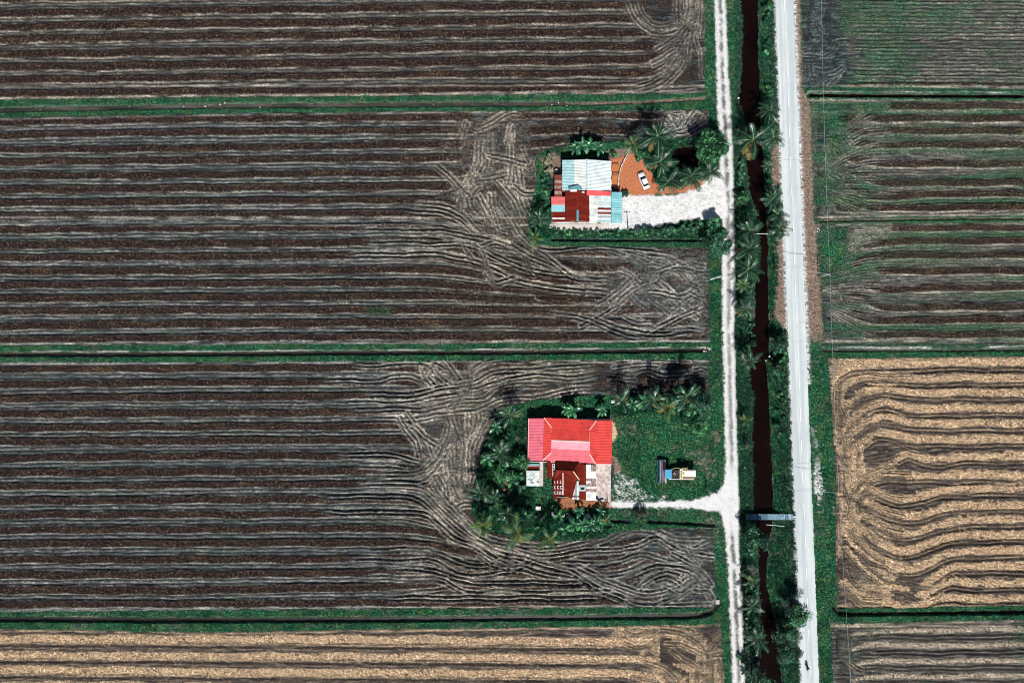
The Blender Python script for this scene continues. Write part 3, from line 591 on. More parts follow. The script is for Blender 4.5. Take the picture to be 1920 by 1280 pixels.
gr2 = tmask*np.clip(1-np.exp(-((np.abs(u-0.5)-0.27)/0.15)**2), 0, 1)*(1-ss(865, 885, GY)*(1-ss(985, 1005, GY)))*(0.25+0.65*N1)*cont(NF, 1.5); gravel *= 1-0.75*gr2; dirt = np.maximum(dirt, 0.5*gr2)
cr2 = np.clip(crown*2.0, 0, 1)*tmask*(0.75+0.25*N1)*(1-0.25*ss(300, 480, GY)*(1-ss(900, 1000, GY))); gravel *= 1-cr2*0.97; grass = np.maximum(grass, cr2*0.55); dirt = np.maximum(dirt, cr2*0.5); wet_shade = np.maximum(wet_shade, cr2*0.35)
H = np.where(tmask > 0.5, 0.03*(NF-0.5)+0.045*(N1-0.5)+0.05+0.05*crown-0.05*np.exp(-((np.abs(u-0.5)-0.25)/0.12)**2), H)
W, m = pmask([(1150, 885), (1175, 890), (1210, 925), (1240, 936), (1150, 938)], 6, 16); m = m*ss(0.45, 0.8, N1[W]*0.6+NF[W]*0.5)*0.8; gravel[W] = np.maximum(gravel[W], m); grass[W] *= 1-m
# --- homestead yards
def area(pts, mask, k=1.0, soft=2.5, rag=6, kill=(grass, dirt, wet_shade, soil), flat=0.8, speck=0.0):
    W, m = pmask(pts, soft, rag)
    if speck: m = m*np.clip(1-speck*ss(0.55, 0.8, N1[W]*0.5+NF[W]*0.55), 0, 1)
    for q in kill:
        if q is not mask: q[W] *= 1-m*k
    mask[W] = np.maximum(mask[W], m*k); H[W] = H[W]*(1-flat*m)+0.02*m*N1[W]
area([(1140, 282), (1170, 274), (1192, 284), (1180, 300), (1145, 304)], dirt, 0.9); area([(1146, 298), (1162, 295), (1182, 290), (1206, 298), (1214, 315), (1226, 335), (1240, 350), (1290, 344), (1336, 326), (1342, 345), (1290, 362), (1240, 368), (1190, 368), (1165, 360), (1146, 352)], soil, 0.95)
area([(1208, 300), (1216, 300), (1226, 330), (1222, 345)], dirt, 0.5, 3, 5, kill=(grass,)); area([(1178, 335), (1196, 338), (1200, 362), (1180, 362), (1168, 350)], dirt, 0.55, 4, 6, kill=(grass,))
area([(1034, 416), (1165, 414), (1164, 362), (1185, 368), (1240, 365), (1285, 362), (1310, 350), (1345, 318), (1358, 322), (1366, 410), (1335, 414), (1290, 410), (1240, 420), (1205, 428), (1165, 432), (1040, 434)], gravel, 1.0, 2.5, 6, speck=0.35)
W, m = pmask([(1060, 420), (1110, 420), (1150, 424), (1120, 432), (1060, 432)], 3, 6); soil[W] = np.maximum(soil[W], m*0.25*NF[W])
W, m = pmask([(1012, 296), (1040, 285), (1053, 300), (1052, 330), (1035, 332)], 4, 6); dirt[W] = np.maximum(dirt[W], 0.7*m); grass[W] *= 1-0.7*m
area([(1042, 936), (1068, 931), (1090, 934), (1118, 938), (1150, 940), (1152, 952), (1100, 955), (1060, 957), (1046, 948)], soil, 0.75); area([(1148, 790), (1156, 800), (1158, 815), (1150, 830), (1147, 840)], straw, 0.9, 2, 4); tone[(GX > 1140) & (GX < 1165) & (GY > 780) & (GY < 850)] = 1.0; area([(1147, 855), (1160, 858), (1165, 880), (1155, 895), (1147, 890)], dirt, 0.9, 3, 6)
for pts, k in (([(1335, 805), (1350, 800), (1350, 830), (1335, 838), (1345, 880), (1340, 895), (1318, 880), (1300, 868), (1275, 845), (1300, 838), (1320, 838)], 0.75), ([(1243, 845), (1262, 838), (1275, 842), (1270, 850), (1248, 850)], 0.6), ([(1210, 958), (1300, 958), (1340, 964), (1330, 972), (1215, 966)], 0.55), ([(1160, 955), (1185, 956), (1183, 972), (1172, 972)], 0.75), ([(945, 885), (957, 885), (955, 935), (944, 930)], 0.8), ([(1190, 800), (1206, 815), (1200, 822), (1186, 816)], 0.5)):
    W, m = pmask(pts, 4, 14); m = m*k*cont(NM[W]*0.5+NF[W]*0.5, 2.2); dirt[W] = np.maximum(dirt[W], m); grass[W] *= 1-m; straw[W] = np.maximum(straw[W], m*0.4*N1[W])
for q in (stub, straw, grass, gravel, soil, dirt, wet_shade, tone): np.clip(q, 0, 1, out=q)
# thicket ground darkened to paint in the shade between plants; slabs without turf
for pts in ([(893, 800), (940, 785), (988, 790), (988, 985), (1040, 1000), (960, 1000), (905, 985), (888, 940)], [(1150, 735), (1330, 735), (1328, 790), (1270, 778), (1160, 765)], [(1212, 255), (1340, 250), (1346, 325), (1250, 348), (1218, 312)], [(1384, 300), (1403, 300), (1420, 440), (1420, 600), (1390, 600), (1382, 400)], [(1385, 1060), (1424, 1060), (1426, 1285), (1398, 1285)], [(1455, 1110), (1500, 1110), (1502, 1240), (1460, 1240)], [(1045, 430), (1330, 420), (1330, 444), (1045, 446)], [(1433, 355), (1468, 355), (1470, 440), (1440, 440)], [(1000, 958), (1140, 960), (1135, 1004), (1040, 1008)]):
    W, m = pmask(pts, 6, 16); m = m*(RID[W] == 0)*(0.55+0.45*cont(NM[W], 2)); grass[W] *= 1-0.72*m; wet_shade[W] = np.maximum(wet_shade[W], 0.9*m); dirt[W] *= 1-0.8*m
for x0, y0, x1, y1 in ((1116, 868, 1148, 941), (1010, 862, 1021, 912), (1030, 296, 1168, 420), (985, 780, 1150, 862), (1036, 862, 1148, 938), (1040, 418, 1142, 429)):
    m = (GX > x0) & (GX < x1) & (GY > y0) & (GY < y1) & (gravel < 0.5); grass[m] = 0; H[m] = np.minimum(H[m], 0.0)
# regions for the split
RID = np.where(tmask > 0.5, 10, RID)
RID = np.where((gravel > 0.5) & (GX > 1030) & (GX < 1356) & (GY > 310) & (GY < 440) & (RID == 0), 11, RID)
RID = np.where((soil > 0.45) & (RID == 0), 12, RID)
RID = np.where((dirt > 0.45) & (vr > -4) & (vr < 45) & (RID == 0), 13, RID)

# --- ground material: mixes soil, stubble, straw, grass, gravel by the maps above, all broken up by noise
t = NT('ground_surface')
ga = t.node('ShaderNodeAttribute'); ga.attribute_name = 'cover_a'; gb = t.node('ShaderNodeAttribute'); gb.attribute_name = 'cover_b'
sa = t.node('ShaderNodeSeparateColor'); t.L(ga.outputs['Color'], sa.inputs[0]); sb = t.node('ShaderNodeSeparateColor'); t.L(gb.outputs['Color'], sb.inputs[0])
a_stub, a_straw, a_grass, a_tone = sa.outputs[0], sa.outputs[1], sa.outputs[2], ga.outputs['Alpha']
b_gravel, b_soil, b_dirt, b_wet_shade = sb.outputs[0], sb.outputs[1], sb.outputs[2], gb.outputs['Alpha']
fine = t.noise(2.6, 3, 0.7); mid = t.noise(0.35, 4, 0.6); big = t.noise(0.03, 3, 0.5); rowy = t.noise(1.2, 3, 0.7, (0.25, 1.5, 1.0))
mud = t.mix(a_tone, t.ramp(rowy, [(0.36, (0.005, 0.008, 0.010)), (0.5, (0.018, 0.029, 0.032)), (0.64, (0.10, 0.145, 0.148))]), t.ramp(rowy, [(0.36, (0.016, 0.014, 0.015)), (0.5, (0.050, 0.043, 0.042)), (0.64, (0.19, 0.155, 0.13))]))
stubc = t.ramp(fine, [(0.38, (0.006, 0.004, 0.0045)), (0.50, (0.019, 0.0115, 0.011)), (0.60, (0.055, 0.033, 0.028)), (0.70, (0.26, 0.18, 0.12))])
stubc = t.mix(t.ramp(t.noise(0.30, 5, 0.75, (0.40, 1.3, 1)), [(0.54, (0, 0, 0)), (0.70, (0.42, 0.42, 0.42))]), stubc, t.ramp(fine, [(0.38, (0.03, 0.018, 0.010)), (0.62, (0.26, 0.18, 0.085))]))
strawc = t.mix(a_tone, t.ramp(fine, [(0.38, (0.20, 0.21, 0.205)), (0.62, (0.68, 0.68, 0.65))]), t.ramp(fine, [(0.36, (0.20, 0.135, 0.075)), (0.47, (0.62, 0.46, 0.275)), (0.60, (0.90, 0.71, 0.47))]))
grassc = t.ramp(fine, [(0.34, (0.001, 0.014, 0.010)), (0.48, (0.005, 0.064, 0.033)), (0.58, (0.018, 0.130, 0.058)), (0.68, (0.15, 0.32, 0.15))])
grassc = t.mix(1.0, grassc, t.ramp(t.noise(0.16, 4, 0.6), [(0.36, (0.55, 0.58, 0.6)), (0.62, (1.25, 1.2, 1.15))]), 'MULTIPLY')
grassc = t.mix(t.ramp(mid, [(0.48, (0, 0, 0)), (0.66, (0.7, 0.7, 0.7))]), grassc, t.ramp(fine, [(0.38, (0.014, 0.040, 0.014)), (0.62, (0.12, 0.20, 0.07))]))
dirtc = t.ramp(fine, [(0.38, (0.15, 0.095, 0.075)), (0.5, (0.26, 0.17, 0.13)), (0.64, (0.42, 0.31, 0.255))])
soilc = t.ramp(fine, [(0.36, (0.42, 0.140, 0.062)), (0.52, (0.54, 0.19, 0.085)), (0.66, (0.62, 0.26, 0.14))])
gravc = t.mix(t.ramp(t.noise(0.55, 5, 0.75), [(0.48, (0, 0, 0)), (0.66, (0.42, 0.42, 0.42))]), t.ramp(t.noise(4.5, 4, 0.85), [(0.32, (0.22, 0.24, 0.30)), (0.41, (0.68, 0.69, 0.72)), (0.54, (0.88, 0.875, 0.86))]), t.ramp(t.noise(3.1, 4, 0.8), [(0.40, (0.20, 0.21, 0.25)), (0.58, (0.66, 0.66, 0.67))]))
grain = t.ramp(t.noise(5.0, 2, 0.6), [(0.36, (0.42, 0.42, 0.42)), (0.5, (0.95, 0.95, 0.95)), (0.64, (1.9, 1.9, 1.9))])
c = t.mix(a_stub, mud, stubc); c = t.mix(t.math('MULTIPLY', b_wet_shade, 0.82), c, t.mix(a_tone, (0.020, 0.022, 0.026), (0.03, 0.024, 0.022))); c = t.mix(a_straw, c, strawc); c = t.mix(b_dirt, c, dirtc); c = t.mix(b_soil, c, soilc)
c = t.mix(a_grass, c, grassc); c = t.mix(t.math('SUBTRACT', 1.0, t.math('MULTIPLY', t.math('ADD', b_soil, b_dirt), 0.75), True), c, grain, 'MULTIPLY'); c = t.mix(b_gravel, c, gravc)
t.bump(t.noise(3.5, 4, 0.75), 0.8, 0.16)
M_GROUND = t.fin(c, 0.9, 0, 0.15)

WX = ((GX-960)*MPX).ravel(); WY = ((640-GY)*MPX).ravel()
CA = np.stack([stub, straw, grass, tone], -1).reshape(-1, 4).astype(np.float32); CB = np.stack([gravel, soil, dirt, wet_shade], -1).reshape(-1, 4).astype(np.float32)
VZ = H.ravel().astype(np.float32)
idx = np.arange(ny*nx).reshape(ny, nx)
quads = np.stack([idx[:-1, :-1], idx[1:, :-1], idx[1:, 1:], idx[:-1, 1:]], -1).reshape(-1, 4)
frid = RID[:-1, :-1].ravel()
def ground_piece(name, sel, label):
    q = quads[sel]; u, inv = np.unique(q.ravel(), return_inverse=True)
    me = bpy.data.meshes.new(name); me.vertices.add(len(u))
    me.vertices.foreach_set('co', np.stack([WX[u], WY[u], VZ[u]], -1).astype(np.float32).ravel())
    nf = len(q); me.loops.add(nf*4); me.loops.foreach_set('vertex_index', inv.astype(np.int32)); me.polygons.add(nf)
    me.polygons.foreach_set('loop_start', np.arange(0, nf*4, 4, dtype=np.int32)); me.polygons.foreach_set('loop_total', np.full(nf, 4, np.int32))
    me.polygons.foreach_set('use_smooth', np.ones(nf, bool))
    for nm, data in (('cover_a', CA), ('cover_b', CB)):
        at = me.attributes.new(nm, 'FLOAT_COLOR', 'POINT'); at.data.foreach_set('color', data[u].ravel())
    me.materials.append(M_GROUND); me.update(calc_edges=True)
    return tag(link(name, me), label, kind='structure')
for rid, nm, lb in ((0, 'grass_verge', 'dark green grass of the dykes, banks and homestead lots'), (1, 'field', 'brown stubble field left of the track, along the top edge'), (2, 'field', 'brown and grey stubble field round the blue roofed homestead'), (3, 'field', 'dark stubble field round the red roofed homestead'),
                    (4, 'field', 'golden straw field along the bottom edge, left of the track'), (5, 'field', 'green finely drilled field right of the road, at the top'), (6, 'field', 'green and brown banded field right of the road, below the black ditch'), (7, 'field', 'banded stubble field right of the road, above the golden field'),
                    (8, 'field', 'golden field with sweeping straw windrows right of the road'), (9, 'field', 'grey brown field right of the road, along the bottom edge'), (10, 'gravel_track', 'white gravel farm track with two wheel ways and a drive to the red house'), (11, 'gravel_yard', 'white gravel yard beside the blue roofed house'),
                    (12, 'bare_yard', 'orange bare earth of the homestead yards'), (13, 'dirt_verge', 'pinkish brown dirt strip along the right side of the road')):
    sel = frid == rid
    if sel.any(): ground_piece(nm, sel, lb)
# land beyond the mapped grid, out to the horizon
mb = MB(); e = [-3000, (X0-960)*MPX, (X1-960)*MPX-0.2, 3000]; f = [-3000, (640-Y1)*MPX+0.2, (640-Y0)*MPX, 3000]
for i in range(3):
    for j in range(3):
        if i == 1 and j == 1: continue
        mb.add([(e[i], f[j], -0.05), (e[i+1], f[j], -0.05), (e[i+1], f[j+1], -0.05), (e[i], f[j+1], -0.05)], [(0, 1, 2, 3)])
t = NT('far_fields'); c = t.mix(t.ramp(t.noise(0.31, 2, 0.5, (0.02, 1, 1)), [(0.42, (0, 0, 0)), (0.58, (1, 1, 1))]), (0.06, 0.04, 0.032), (0.16, 0.16, 0.15)); c = t.mix(t.ramp(t.noise(0.006, 2, 0.5), [(0.5, (0, 0, 0)), (0.6, (0.8, 0.8, 0.8))]), c, (0.03, 0.11, 0.05))
tag(mb.build('ground', t.fin(c, 0.9, 0, 0.1)), 'flat farmland that runs on to the horizon', kind='structure')

# --- water
t = NT('canal_water'); t.bump(t.noise(0.8, 3, 0.6), 0.08, 0.05)
M_WATER = t.fin(t.ramp(t.noise(0.12, 3, 0.5), [(0.3, (0.004, 0.0016, 0.0014)), (0.7, (0.009, 0.0036, 0.003))]), 0.10, 0, 0.14)
mb = MB(); ys = list(range(-90, 1371, 40))
for y in ys:
    a = np.interp(y, CY, CWL)-14; b = np.interp(y, CY, CWR)+14; p, q = P(960+(a-960)*kk, y), P(960+(b-960)*kk, y); mb.v += [(p.x, p.y, WATER_Z), (q.x, q.y, WATER_Z)]
for i in range(len(ys)-1): mb.f.append((2*i, 2*i+2, 2*i+3, 2*i+1)); mb.mi.append(0)
tag(mb.build('canal_water', M_WATER), 'dark red brown canal water between the track and the road', kind='structure')
mb = MB(); mb.add([P(x, y)+Vector((0, 0, -0.55)) for x, y in ((1254, 268), (1254, 324), (1320, 324), (1320, 266))], [(0, 1, 2, 3)])
tag(mb.build('pond_water', M_WATER), 'dark pond water among the palms by the white yard', kind='structure')
def ditch_water(pts, z, w, label, m=M_WATER):
    p = spline(pts, 30); a = offset(p, w); b = offset(p, -w); mb = MB()
    for u_, v_ in zip(a, b): q, r_ = P(*u_), P(*v_); mb.v += [(q.x, q.y, z), (r_.x, r_.y, z)]
    for i in range(len(p)-1): mb.f.append((2*i, 2*i+1, 2*i+3, 2*i+2)); mb.mi.append(0)
    tag(mb.build('ditch_water', m), label, kind='structure')
M_DITCH2 = NT('ditch_mud_dark').fin((0.030, 0.023, 0.020), 0.35, 0, 0.3)
t = NT('ditch_mud'); M_DITCH = t.fin(t.ramp(t.noise(0.5, 5, 0.7, (0.15, 1, 1)), [(0.38, (0.020, 0.022, 0.018)), (0.52, (0.060, 0.056, 0.048)), (0.66, (0.11, 0.10, 0.088))]), 0.4, 0, 0.35)
ditch_water([(-110, 209), (0, 206), (300, 200), (700, 196), (1060, 194)], -0.36, 6, 'grey shallow ditch water along the upper dyke', M_DITCH)
ditch_water([(-110, 664), (0, 664), (300, 664), (700, 661), (1000, 660), (1326, 656)], -0.58, 5, 'dark ditch water along the middle dyke', M_DITCH2)
ditch_water([(-110, 1160), (0, 1160), (300, 1162), (700, 1161), (1000, 1158), (1310, 1154)], -0.56, 5, 'dark ditch water along the lower dyke', M_DITCH2)
ditch_water([(1520, 178), (1700, 179), (2040, 180)], -0.6, 5, 'black ditch water right of the road')
ditch_water([(1575, 1150), (1700, 1150), (2040, 1146)], -0.56, 5, 'dark ditch water below the golden field')

# --- road: pale worn surface with a real edge, centre dashes
t = NT('road_surface'); n1 = t.noise(0.9, 4, 0.65, (1.0, 0.12, 1)); n2 = t.noise(5, 3, 0.7); n3 = t.noise(0.05, 3, 0.5)
c = t.ramp(n1, [(0.36, (0.52, 0.575, 0.59)), (0.5, (0.63, 0.675, 0.685)), (0.64, (0.71, 0.745, 0.75))]); c = t.mix(0.35, c, t.ramp(n2, [(0.36, (0.42, 0.48, 0.51)), (0.62, (0.70, 0.73, 0.73))])); c = t.mix(t.ramp(n3, [(0.4, (0, 0, 0)), (0.7, (0.35, 0.35, 0.35))]), c, (0.56, 0.65, 0.68))
mp = t.node('ShaderNodeMapping'); mp.vector_type = 'TEXTURE'; mp.inputs['Rotation'].default_value = (0, 0, math.atan(0.0388)); mp.inputs['Scale'].default_value = (1, 60, 1); t.L(t.coord(), mp.inputs[0]); ty = t.node('ShaderNodeTexNoise'); ty.inputs['Scale'].default_value = 1.1; ty.inputs['Detail'].default_value = 3; t.L(mp.outputs[0], ty.inputs['Vector'])
c = t.mix(t.ramp(ty.outputs['Fac'], [(0.42, (0.55, 0.55, 0.55)), (0.55, (0, 0, 0))]), c, (0.40, 0.47, 0.50)); c = t.mix(t.ramp(t.noise(0.35, 5, 0.7), [(0.60, (0, 0, 0)), (0.72, (0.5, 0.5, 0.5))]), c, (0.42, 0.42, 0.41))
t.bump(n2, 0.25, 0.02); M_ROAD = t.fin(c, 0.85, 0, 0.2)
mb = MB(); rr = random.Random(5); n = 0
for y in np.arange(-90, 1372, 4.0):
    a = np.interp(y, [-90, 1370], [1449.5, 1507])+rr.uniform(-0.8, 0.8); b = np.interp(y, [-90, 1370], [1484, 1539])+rr.uniform(-0.8, 0.8)
    for x, z in ((a-0.8, -0.12), (a, 0.10), (a+(b-a)*0.25, 0.125), ((a+b)/2, 0.14), (a+(b-a)*0.75, 0.125), (b, 0.10), (b+0.8, -0.12)):
        q = P(x, y); mb.v.append((q.x, q.y, z))
    n += 1
for i in range(n-1):
    for k in range(6): mb.f.append((i*7+k, (i+1)*7+k, (i+1)*7+k+1, i*7+k+1)); mb.mi.append(0)
road = tag(mb.build('road', M_ROAD, smooth=False), 'pale straight village road beside the canal', kind='structure')
M_PAINT = plain('road_paint', (0.86, 0.87, 0.86), 0.6, 0.06, 6); M_DARKLINE = plain('road_dark_line', (0.33, 0.40, 0.42), 0.8, 0.2, 4)
def dash(name, y0, y1, dx, w, m, z=0.146):
    mb = MB(); 
    for y in (y0, y1):
        xc = (np.interp(y, [-90, 1370], [1449.5, 1507])+np.interp(y, [-90, 1370], [1484, 1539]))/2
        for s_ in (-w, w): q = P(xc+dx+s_, y); mb.v.append((q.x, q.y, z))
    mb.f.append((0, 2, 3, 1)); mb.mi.append(0); mb.build(name, m, road)
for i in range(25):
    y = -60+i*59.0
    dash('lane_dash', y, y+24, 0, 0.62, M_PAINT); dash('lane_seam', y-1, y+25, -1.1, 0.28, M_DARKLINE, 0.1445)
for y in (300, 476, 500, 640, 868, 917):  # dark cross lines: cracks, and wire shadows painted on the road
    mb = MB(); a = np.interp(y, [-90, 1370], [1449.5, 1507]); b = np.interp(y, [-90, 1370], [1484, 1539])
    for f in (0.02, 0.25, 0.5, 0.75, 0.98):
        for s_ in (-0.28, 0.28): q = P(a+(b-a)*f, y+s_+0.6*math.sin(f*7+y)); mb.v.append((q.x, q.y, (0.10 if f in (0.02, 0.98) else (0.14 if f == 0.5 else 0.125))+0.012))
    for k in range(4): mb.f.append((2*k, 2*k+1, 2*k+3, 2*k+2)); mb.mi.append(0)
    mb.build('cross_line', M_DARKLINE, road)
# ------------------------------------------------------------------ object materials
def iron(name, c, rust=0.0, rough=0.45, streak=(0.35, 6, 1), spec=0.4):
    t = NT(name); n = t.noise(1.4, 4, 0.65, streak, 'Generated'); m = t.noise(2.5, 4, 0.7)
    c1 = t.ramp(n, [(0.3, tuple(x*0.80 for x in c)), (0.7, tuple(min(0.92, x*1.10) for x in c))])
    c1 = t.mix(t.ramp(m, [(0.62-0.35*rust, (0, 0, 0)), (0.80-0.3*rust, (min(1, 0.25+rust),)*3)]), c1, (0.20, 0.06, 0.035))
    c1 = t.mix(1.0, c1, t.ramp(t.noise(0.7, 5, 0.7), [(0.36, (0.74, 0.73, 0.72)), (0.55, (1.0, 1.0, 1.0))]), 'MULTIPLY')
    return t.fin(c1, rough, 0.0, spec)
I_WHITE = iron('white_sheet', (0.80, 0.84, 0.83)); I_PALE = iron('pale_blue_sheet', (0.63, 0.79, 0.80)); I_PALE2 = iron('whitish_blue_sheet', (0.72, 0.83, 0.83)); I_BLUE = iron('faded_blue_sheet', (0.40, 0.66, 0.70), 0.05)
I_CYAN = iron('cyan_sheet', (0.24, 0.60, 0.66), 0.05); I_CYAN2 = iron('worn_cyan_sheet', (0.33, 0.66, 0.70), 0.1); I_TEAL = iron('teal_sheet', (0.12, 0.36, 0.42)); I_RED = iron('red_sheet', (0.74, 0.10, 0.10)); I_DRED = iron('dark_red_sheet', (0.17, 0.015, 0.008), 0.12, 0.8, spec=0.1)
I_RUST = iron('rusted_sheet', (0.22, 0.05, 0.03), 0.6, 0.8); I_PATCH = iron('rust_patched_sheet', (0.62, 0.60, 0.58), 0.75, 0.7); I_GREY = iron('grey_sheet', (0.42, 0.46, 0.50), 0.3, 0.5)
I_SCAR = iron('scarlet_sheet', (0.76, 0.066, 0.055), 0, 0.6, spec=0.2); I_PINK = iron('pink_glare_sheet', (0.76, 0.15, 0.19), 0, 0.55, spec=0.2); I_PINK3 = iron('rose_sheet', (0.76, 0.15, 0.22), 0, 0.55, spec=0.2); I_PINK2 = iron('pale_pink_glare_sheet', (0.83, 0.36, 0.43), 0, 0.5, spec=0.2); I_RIDGE = plain('ridge_cap_pink', (0.86, 0.52, 0.48), 0.5, 0.1)  # both pinks of the south slope paint sun glare into the colour
I_BROWN = iron('brown_sheet', (0.075, 0.010, 0.007), 0, 0.85, spec=0.1); I_MAROON = iron('maroon_sheet', (0.20, 0.024, 0.013), 0.2, 0.8, spec=0.1)
M_WALL = plain('wall_render', (0.62, 0.58, 0.5), 0.85, 0.12, 1.5); M_WALLB = plain('wall_boards', (0.30, 0.22, 0.16), 0.8, 0.25, 2); M_WOOD = plain('weathered_wood', (0.10, 0.07, 0.05), 0.85, 0.3, 4)
M_GLASS = plain('window_glass', (0.02, 0.03, 0.035), 0.08, 0.2, 2, spec=0.7); M_FRAME = plain('window_frame_white', (0.75, 0.76, 0.75), 0.5, 0.08); M_CONC = plain('pale_concrete', (0.55, 0.52, 0.50), 0.9, 0.18, 1.2)
M_DARK = plain('dark_rubber', (0.02, 0.02, 0.022), 0.7, 0.3, 5); M_STEEL = plain('dull_steel', (0.35, 0.37, 0.39), 0.45, 0.2, 4, metal=0.6); M_WHITE = plain('white_paint', (0.82, 0.83, 0.84), 0.25, 0.04, 2)
M_POLE = plain('pole_concrete', (0.62, 0.62, 0.58), 0.8, 0.12, 2); M_WIRE = plain('cable_jacket', (0.42, 0.52, 0.54), 0.5, 0.1); M_BARK = plain('bark', (0.16, 0.125, 0.095), 0.9, 0.35, 3); M_PBARK = plain('palm_bark', (0.27, 0.24, 0.20), 0.9, 0.3, 5)

def sheets(parent, f0, f1, n, mats, cor=5, amp=0.018, name='roof_sheet', lift=0.02, seed=0, thick=True):
    """n corrugated sheets side by side between the lower edge f0(s) and the upper edge f1(s)"""
    r = random.Random(seed); a = Vector(f0(0.5)); b = Vector(f1(0.5)); sd = (Vector(f0(1.0))-Vector(f0(0.0))).normalized(); nrm = sd.cross((b-a).normalized()).normalized()
    if nrm.z < 0: nrm = -nrm
    for i in range(n):
        m = mats[i % len(mats)] if isinstance(mats, list) else mats
        mb = MB(); k = cor*2; dz = lift+r.uniform(0, 0.02); ends = (r.uniform(-0.01, 0.02), r.uniform(-0.01, 0.02)); sk = r.uniform(-0.01, 0.01)
        for j in range(k+1):
            s_ = (i+j/k)/n; p, q = Vector(f0(s_)), Vector(f1(s_)); w = nrm*(dz+(amp if j % 2 else -amp)); e = (q-p)
            mb.v += [tuple(p-e*ends[0]+w+nrm*sk), tuple(q+e*ends[1]+w)]
        for j in range(k):
            mb.f.append((2*j, 2*j+2, 2*j+3, 2*j+1)); mb.mi.append(0)
        mb.build(name, m, parent)
def quadf(A, B): return lambda s: A.lerp(B, s)
def deck(parent, name, pts, m, th=0.07):
    mb = MB(); n = len(pts); vs = [p-Vector((0, 0, 0.06)) for p in pts]+[p-Vector((0, 0, 0.06+th)) for p in pts]
    fs = [tuple(range(n)), tuple(range(2*n-1, n-1, -1))]+[(i, n+i, n+(i+1) % n, (i+1) % n) for i in range(n)]
    mb.add(vs, fs); return mb.build(name, m, parent)
def wallbox(parent, x0, y0, x1, y1, h, m=None, inset=0.3, name='wall', openings=True, base_h=3.0):
    """four walls under a roof drawn at map pixels x0..x1, y0..y1 at height base_h, with windows and a door in the south wall"""
    a = P(x0, y1, base_h); b = P(x1, y0, base_h); ax, ay, bx, by = a.x+inset, a.y+inset, b.x-inset, b.y-inset
    mb = MB(); th = 0.15; m = m or M_WALL
    mb.box(((ax+bx)/2, ay, h/2), (bx-ax, th, h)); mb.box(((ax+bx)/2, by, h/2), (bx-ax, th, h)); mb.box((ax, (ay+by)/2, h/2), (th, by-ay-th, h)); mb.box((bx, (ay+by)/2, h/2), (th, by-ay-th, h))
    w = mb.build(name, m, parent)
    if openings and bx-ax > 2.2:
        d = MB(); d.box((ax+(bx-ax)*0.5, ay-th/2-0.012, 1.0), (0.9, 0.05, 2.0)); dd = d.build('door', M_WOOD, parent)
        hn = MB(); hn.box((ax+(bx-ax)*0.5+0.35, ay-th/2-0.06, 1.0), (0.05, 0.06, 0.14)); hn.build('handle', M_STEEL, dd)
        for f in (0.2, 0.8):
            for yy, sg in ((ay, -1), (by, 1)):
                wn_ = MB(); wn_.box((ax+(bx-ax)*f, yy+sg*(th/2+0.01), 1.5), (0.9, 0.06, 1.0)); wo_ = wn_.build('window', M_FRAME, parent)
                for q in (-0.21, 0.21):
                    g = MB(); g.box((ax+(bx-ax)*f+q, yy+sg*(th/2+0.036), 1.5), (0.38, 0.02, 0.86)); g.build('pane', M_GLASS, wo_)
    return w
def ridgecap(parent, A, B, m, w=0.3, th=0.05):
    d = (B-A); L = d.length; q = d.to_track_quat('X', 'Z').to_matrix(); mb = MB(); o = (A+B)/2+Vector((0, 0, 0.07)); mb.box(o, (L, w, th), M=q); mb.build('ridge_cap', m, parent)

# ------------------------------------------------------------------ the blue roofed house
h1 = empty('house', P(1100, 360, 0)); h1.location = (0, 0, 0)
tag(h1, 'house with pale blue and dark red patchwork iron roofs beside the white gravel yard', 'house')
EV, RD = 3.1, 4.3
roof = deck(h1, 'roof', [P(1055, 300.5, EV), P(1055, 357, EV), P(1100, 356.5, RD-0.08), P(1100, 299, RD-0.08)], M_WOOD)
roof_e = deck(h1, 'roof', [P(1100, 299, RD-0.08), P(1100, 356.5, RD-0.08), P(1145.5, 358.5, EV), P(1145.5, 302, EV)], M_WOOD)
mid0, mid1 = P(1077, 299.8, 3.68), P(1077, 357, 3.68)
sheets(roof, quadf(P(1054.2, 300, EV), P(1054.2, 357.2, EV)), quadf(mid0, mid1), 10, I_BLUE, cor=2, amp=0.03, seed=1)
sheets(roof, quadf(mid0, mid1), quadf(P(1100, 298.6, RD), P(1100, 356.2, RD)), 10, I_WHITE, cor=2, amp=0.03, seed=2, lift=0.035)
sheets(roof_e, quadf(P(1146, 302, EV), P(1146, 358.6, EV)), quadf(P(1100, 298.6, RD), P(1100, 356.2, RD)), 11, I_PALE2, cor=2, amp=0.03, seed=3)
ridgecap(roof, P(1100, 298.4, RD), P(1100, 356.4, RD), I_BLUE, 0.28)
wallbox(h1, 1056, 301, 1145, 358, 3.0, base_h=3.1)
r2 = deck(h1, 'roof', [P(1104, 365, 3.25), P(1104, 416, 2.7), P(1145.3, 417, 2.7), P(1145.3, 366, 3.25)], M_WOOD)
sheets(r2, quadf(P(1100, 366.5, 3.4), P(1145.6, 367.5, 3.4)), quadf(P(1100, 356.6, 3.75), P(1145.6, 358.8, 3.6)), 4, I_RED, seed=4, lift=0.05)
Lw = lambda x, y: P(x, y, 3.3-(y-365)/51*0.6)
sheets(r2, quadf(Lw(1104.5, 416), Lw(1120.5, 416.3)), quadf(Lw(1104.5, 365.5), Lw(1120.5, 365.8)), 3, I_WHITE, seed=5)
sheets(r2, quadf(Lw(1120.5, 389.5), Lw(1145.5, 390)), quadf(Lw(1120.5, 365.8), Lw(1145.5, 366.5)), 4, [I_PALE, I_WHITE, I_PALE, I_PALE], seed=6, lift=0.03)
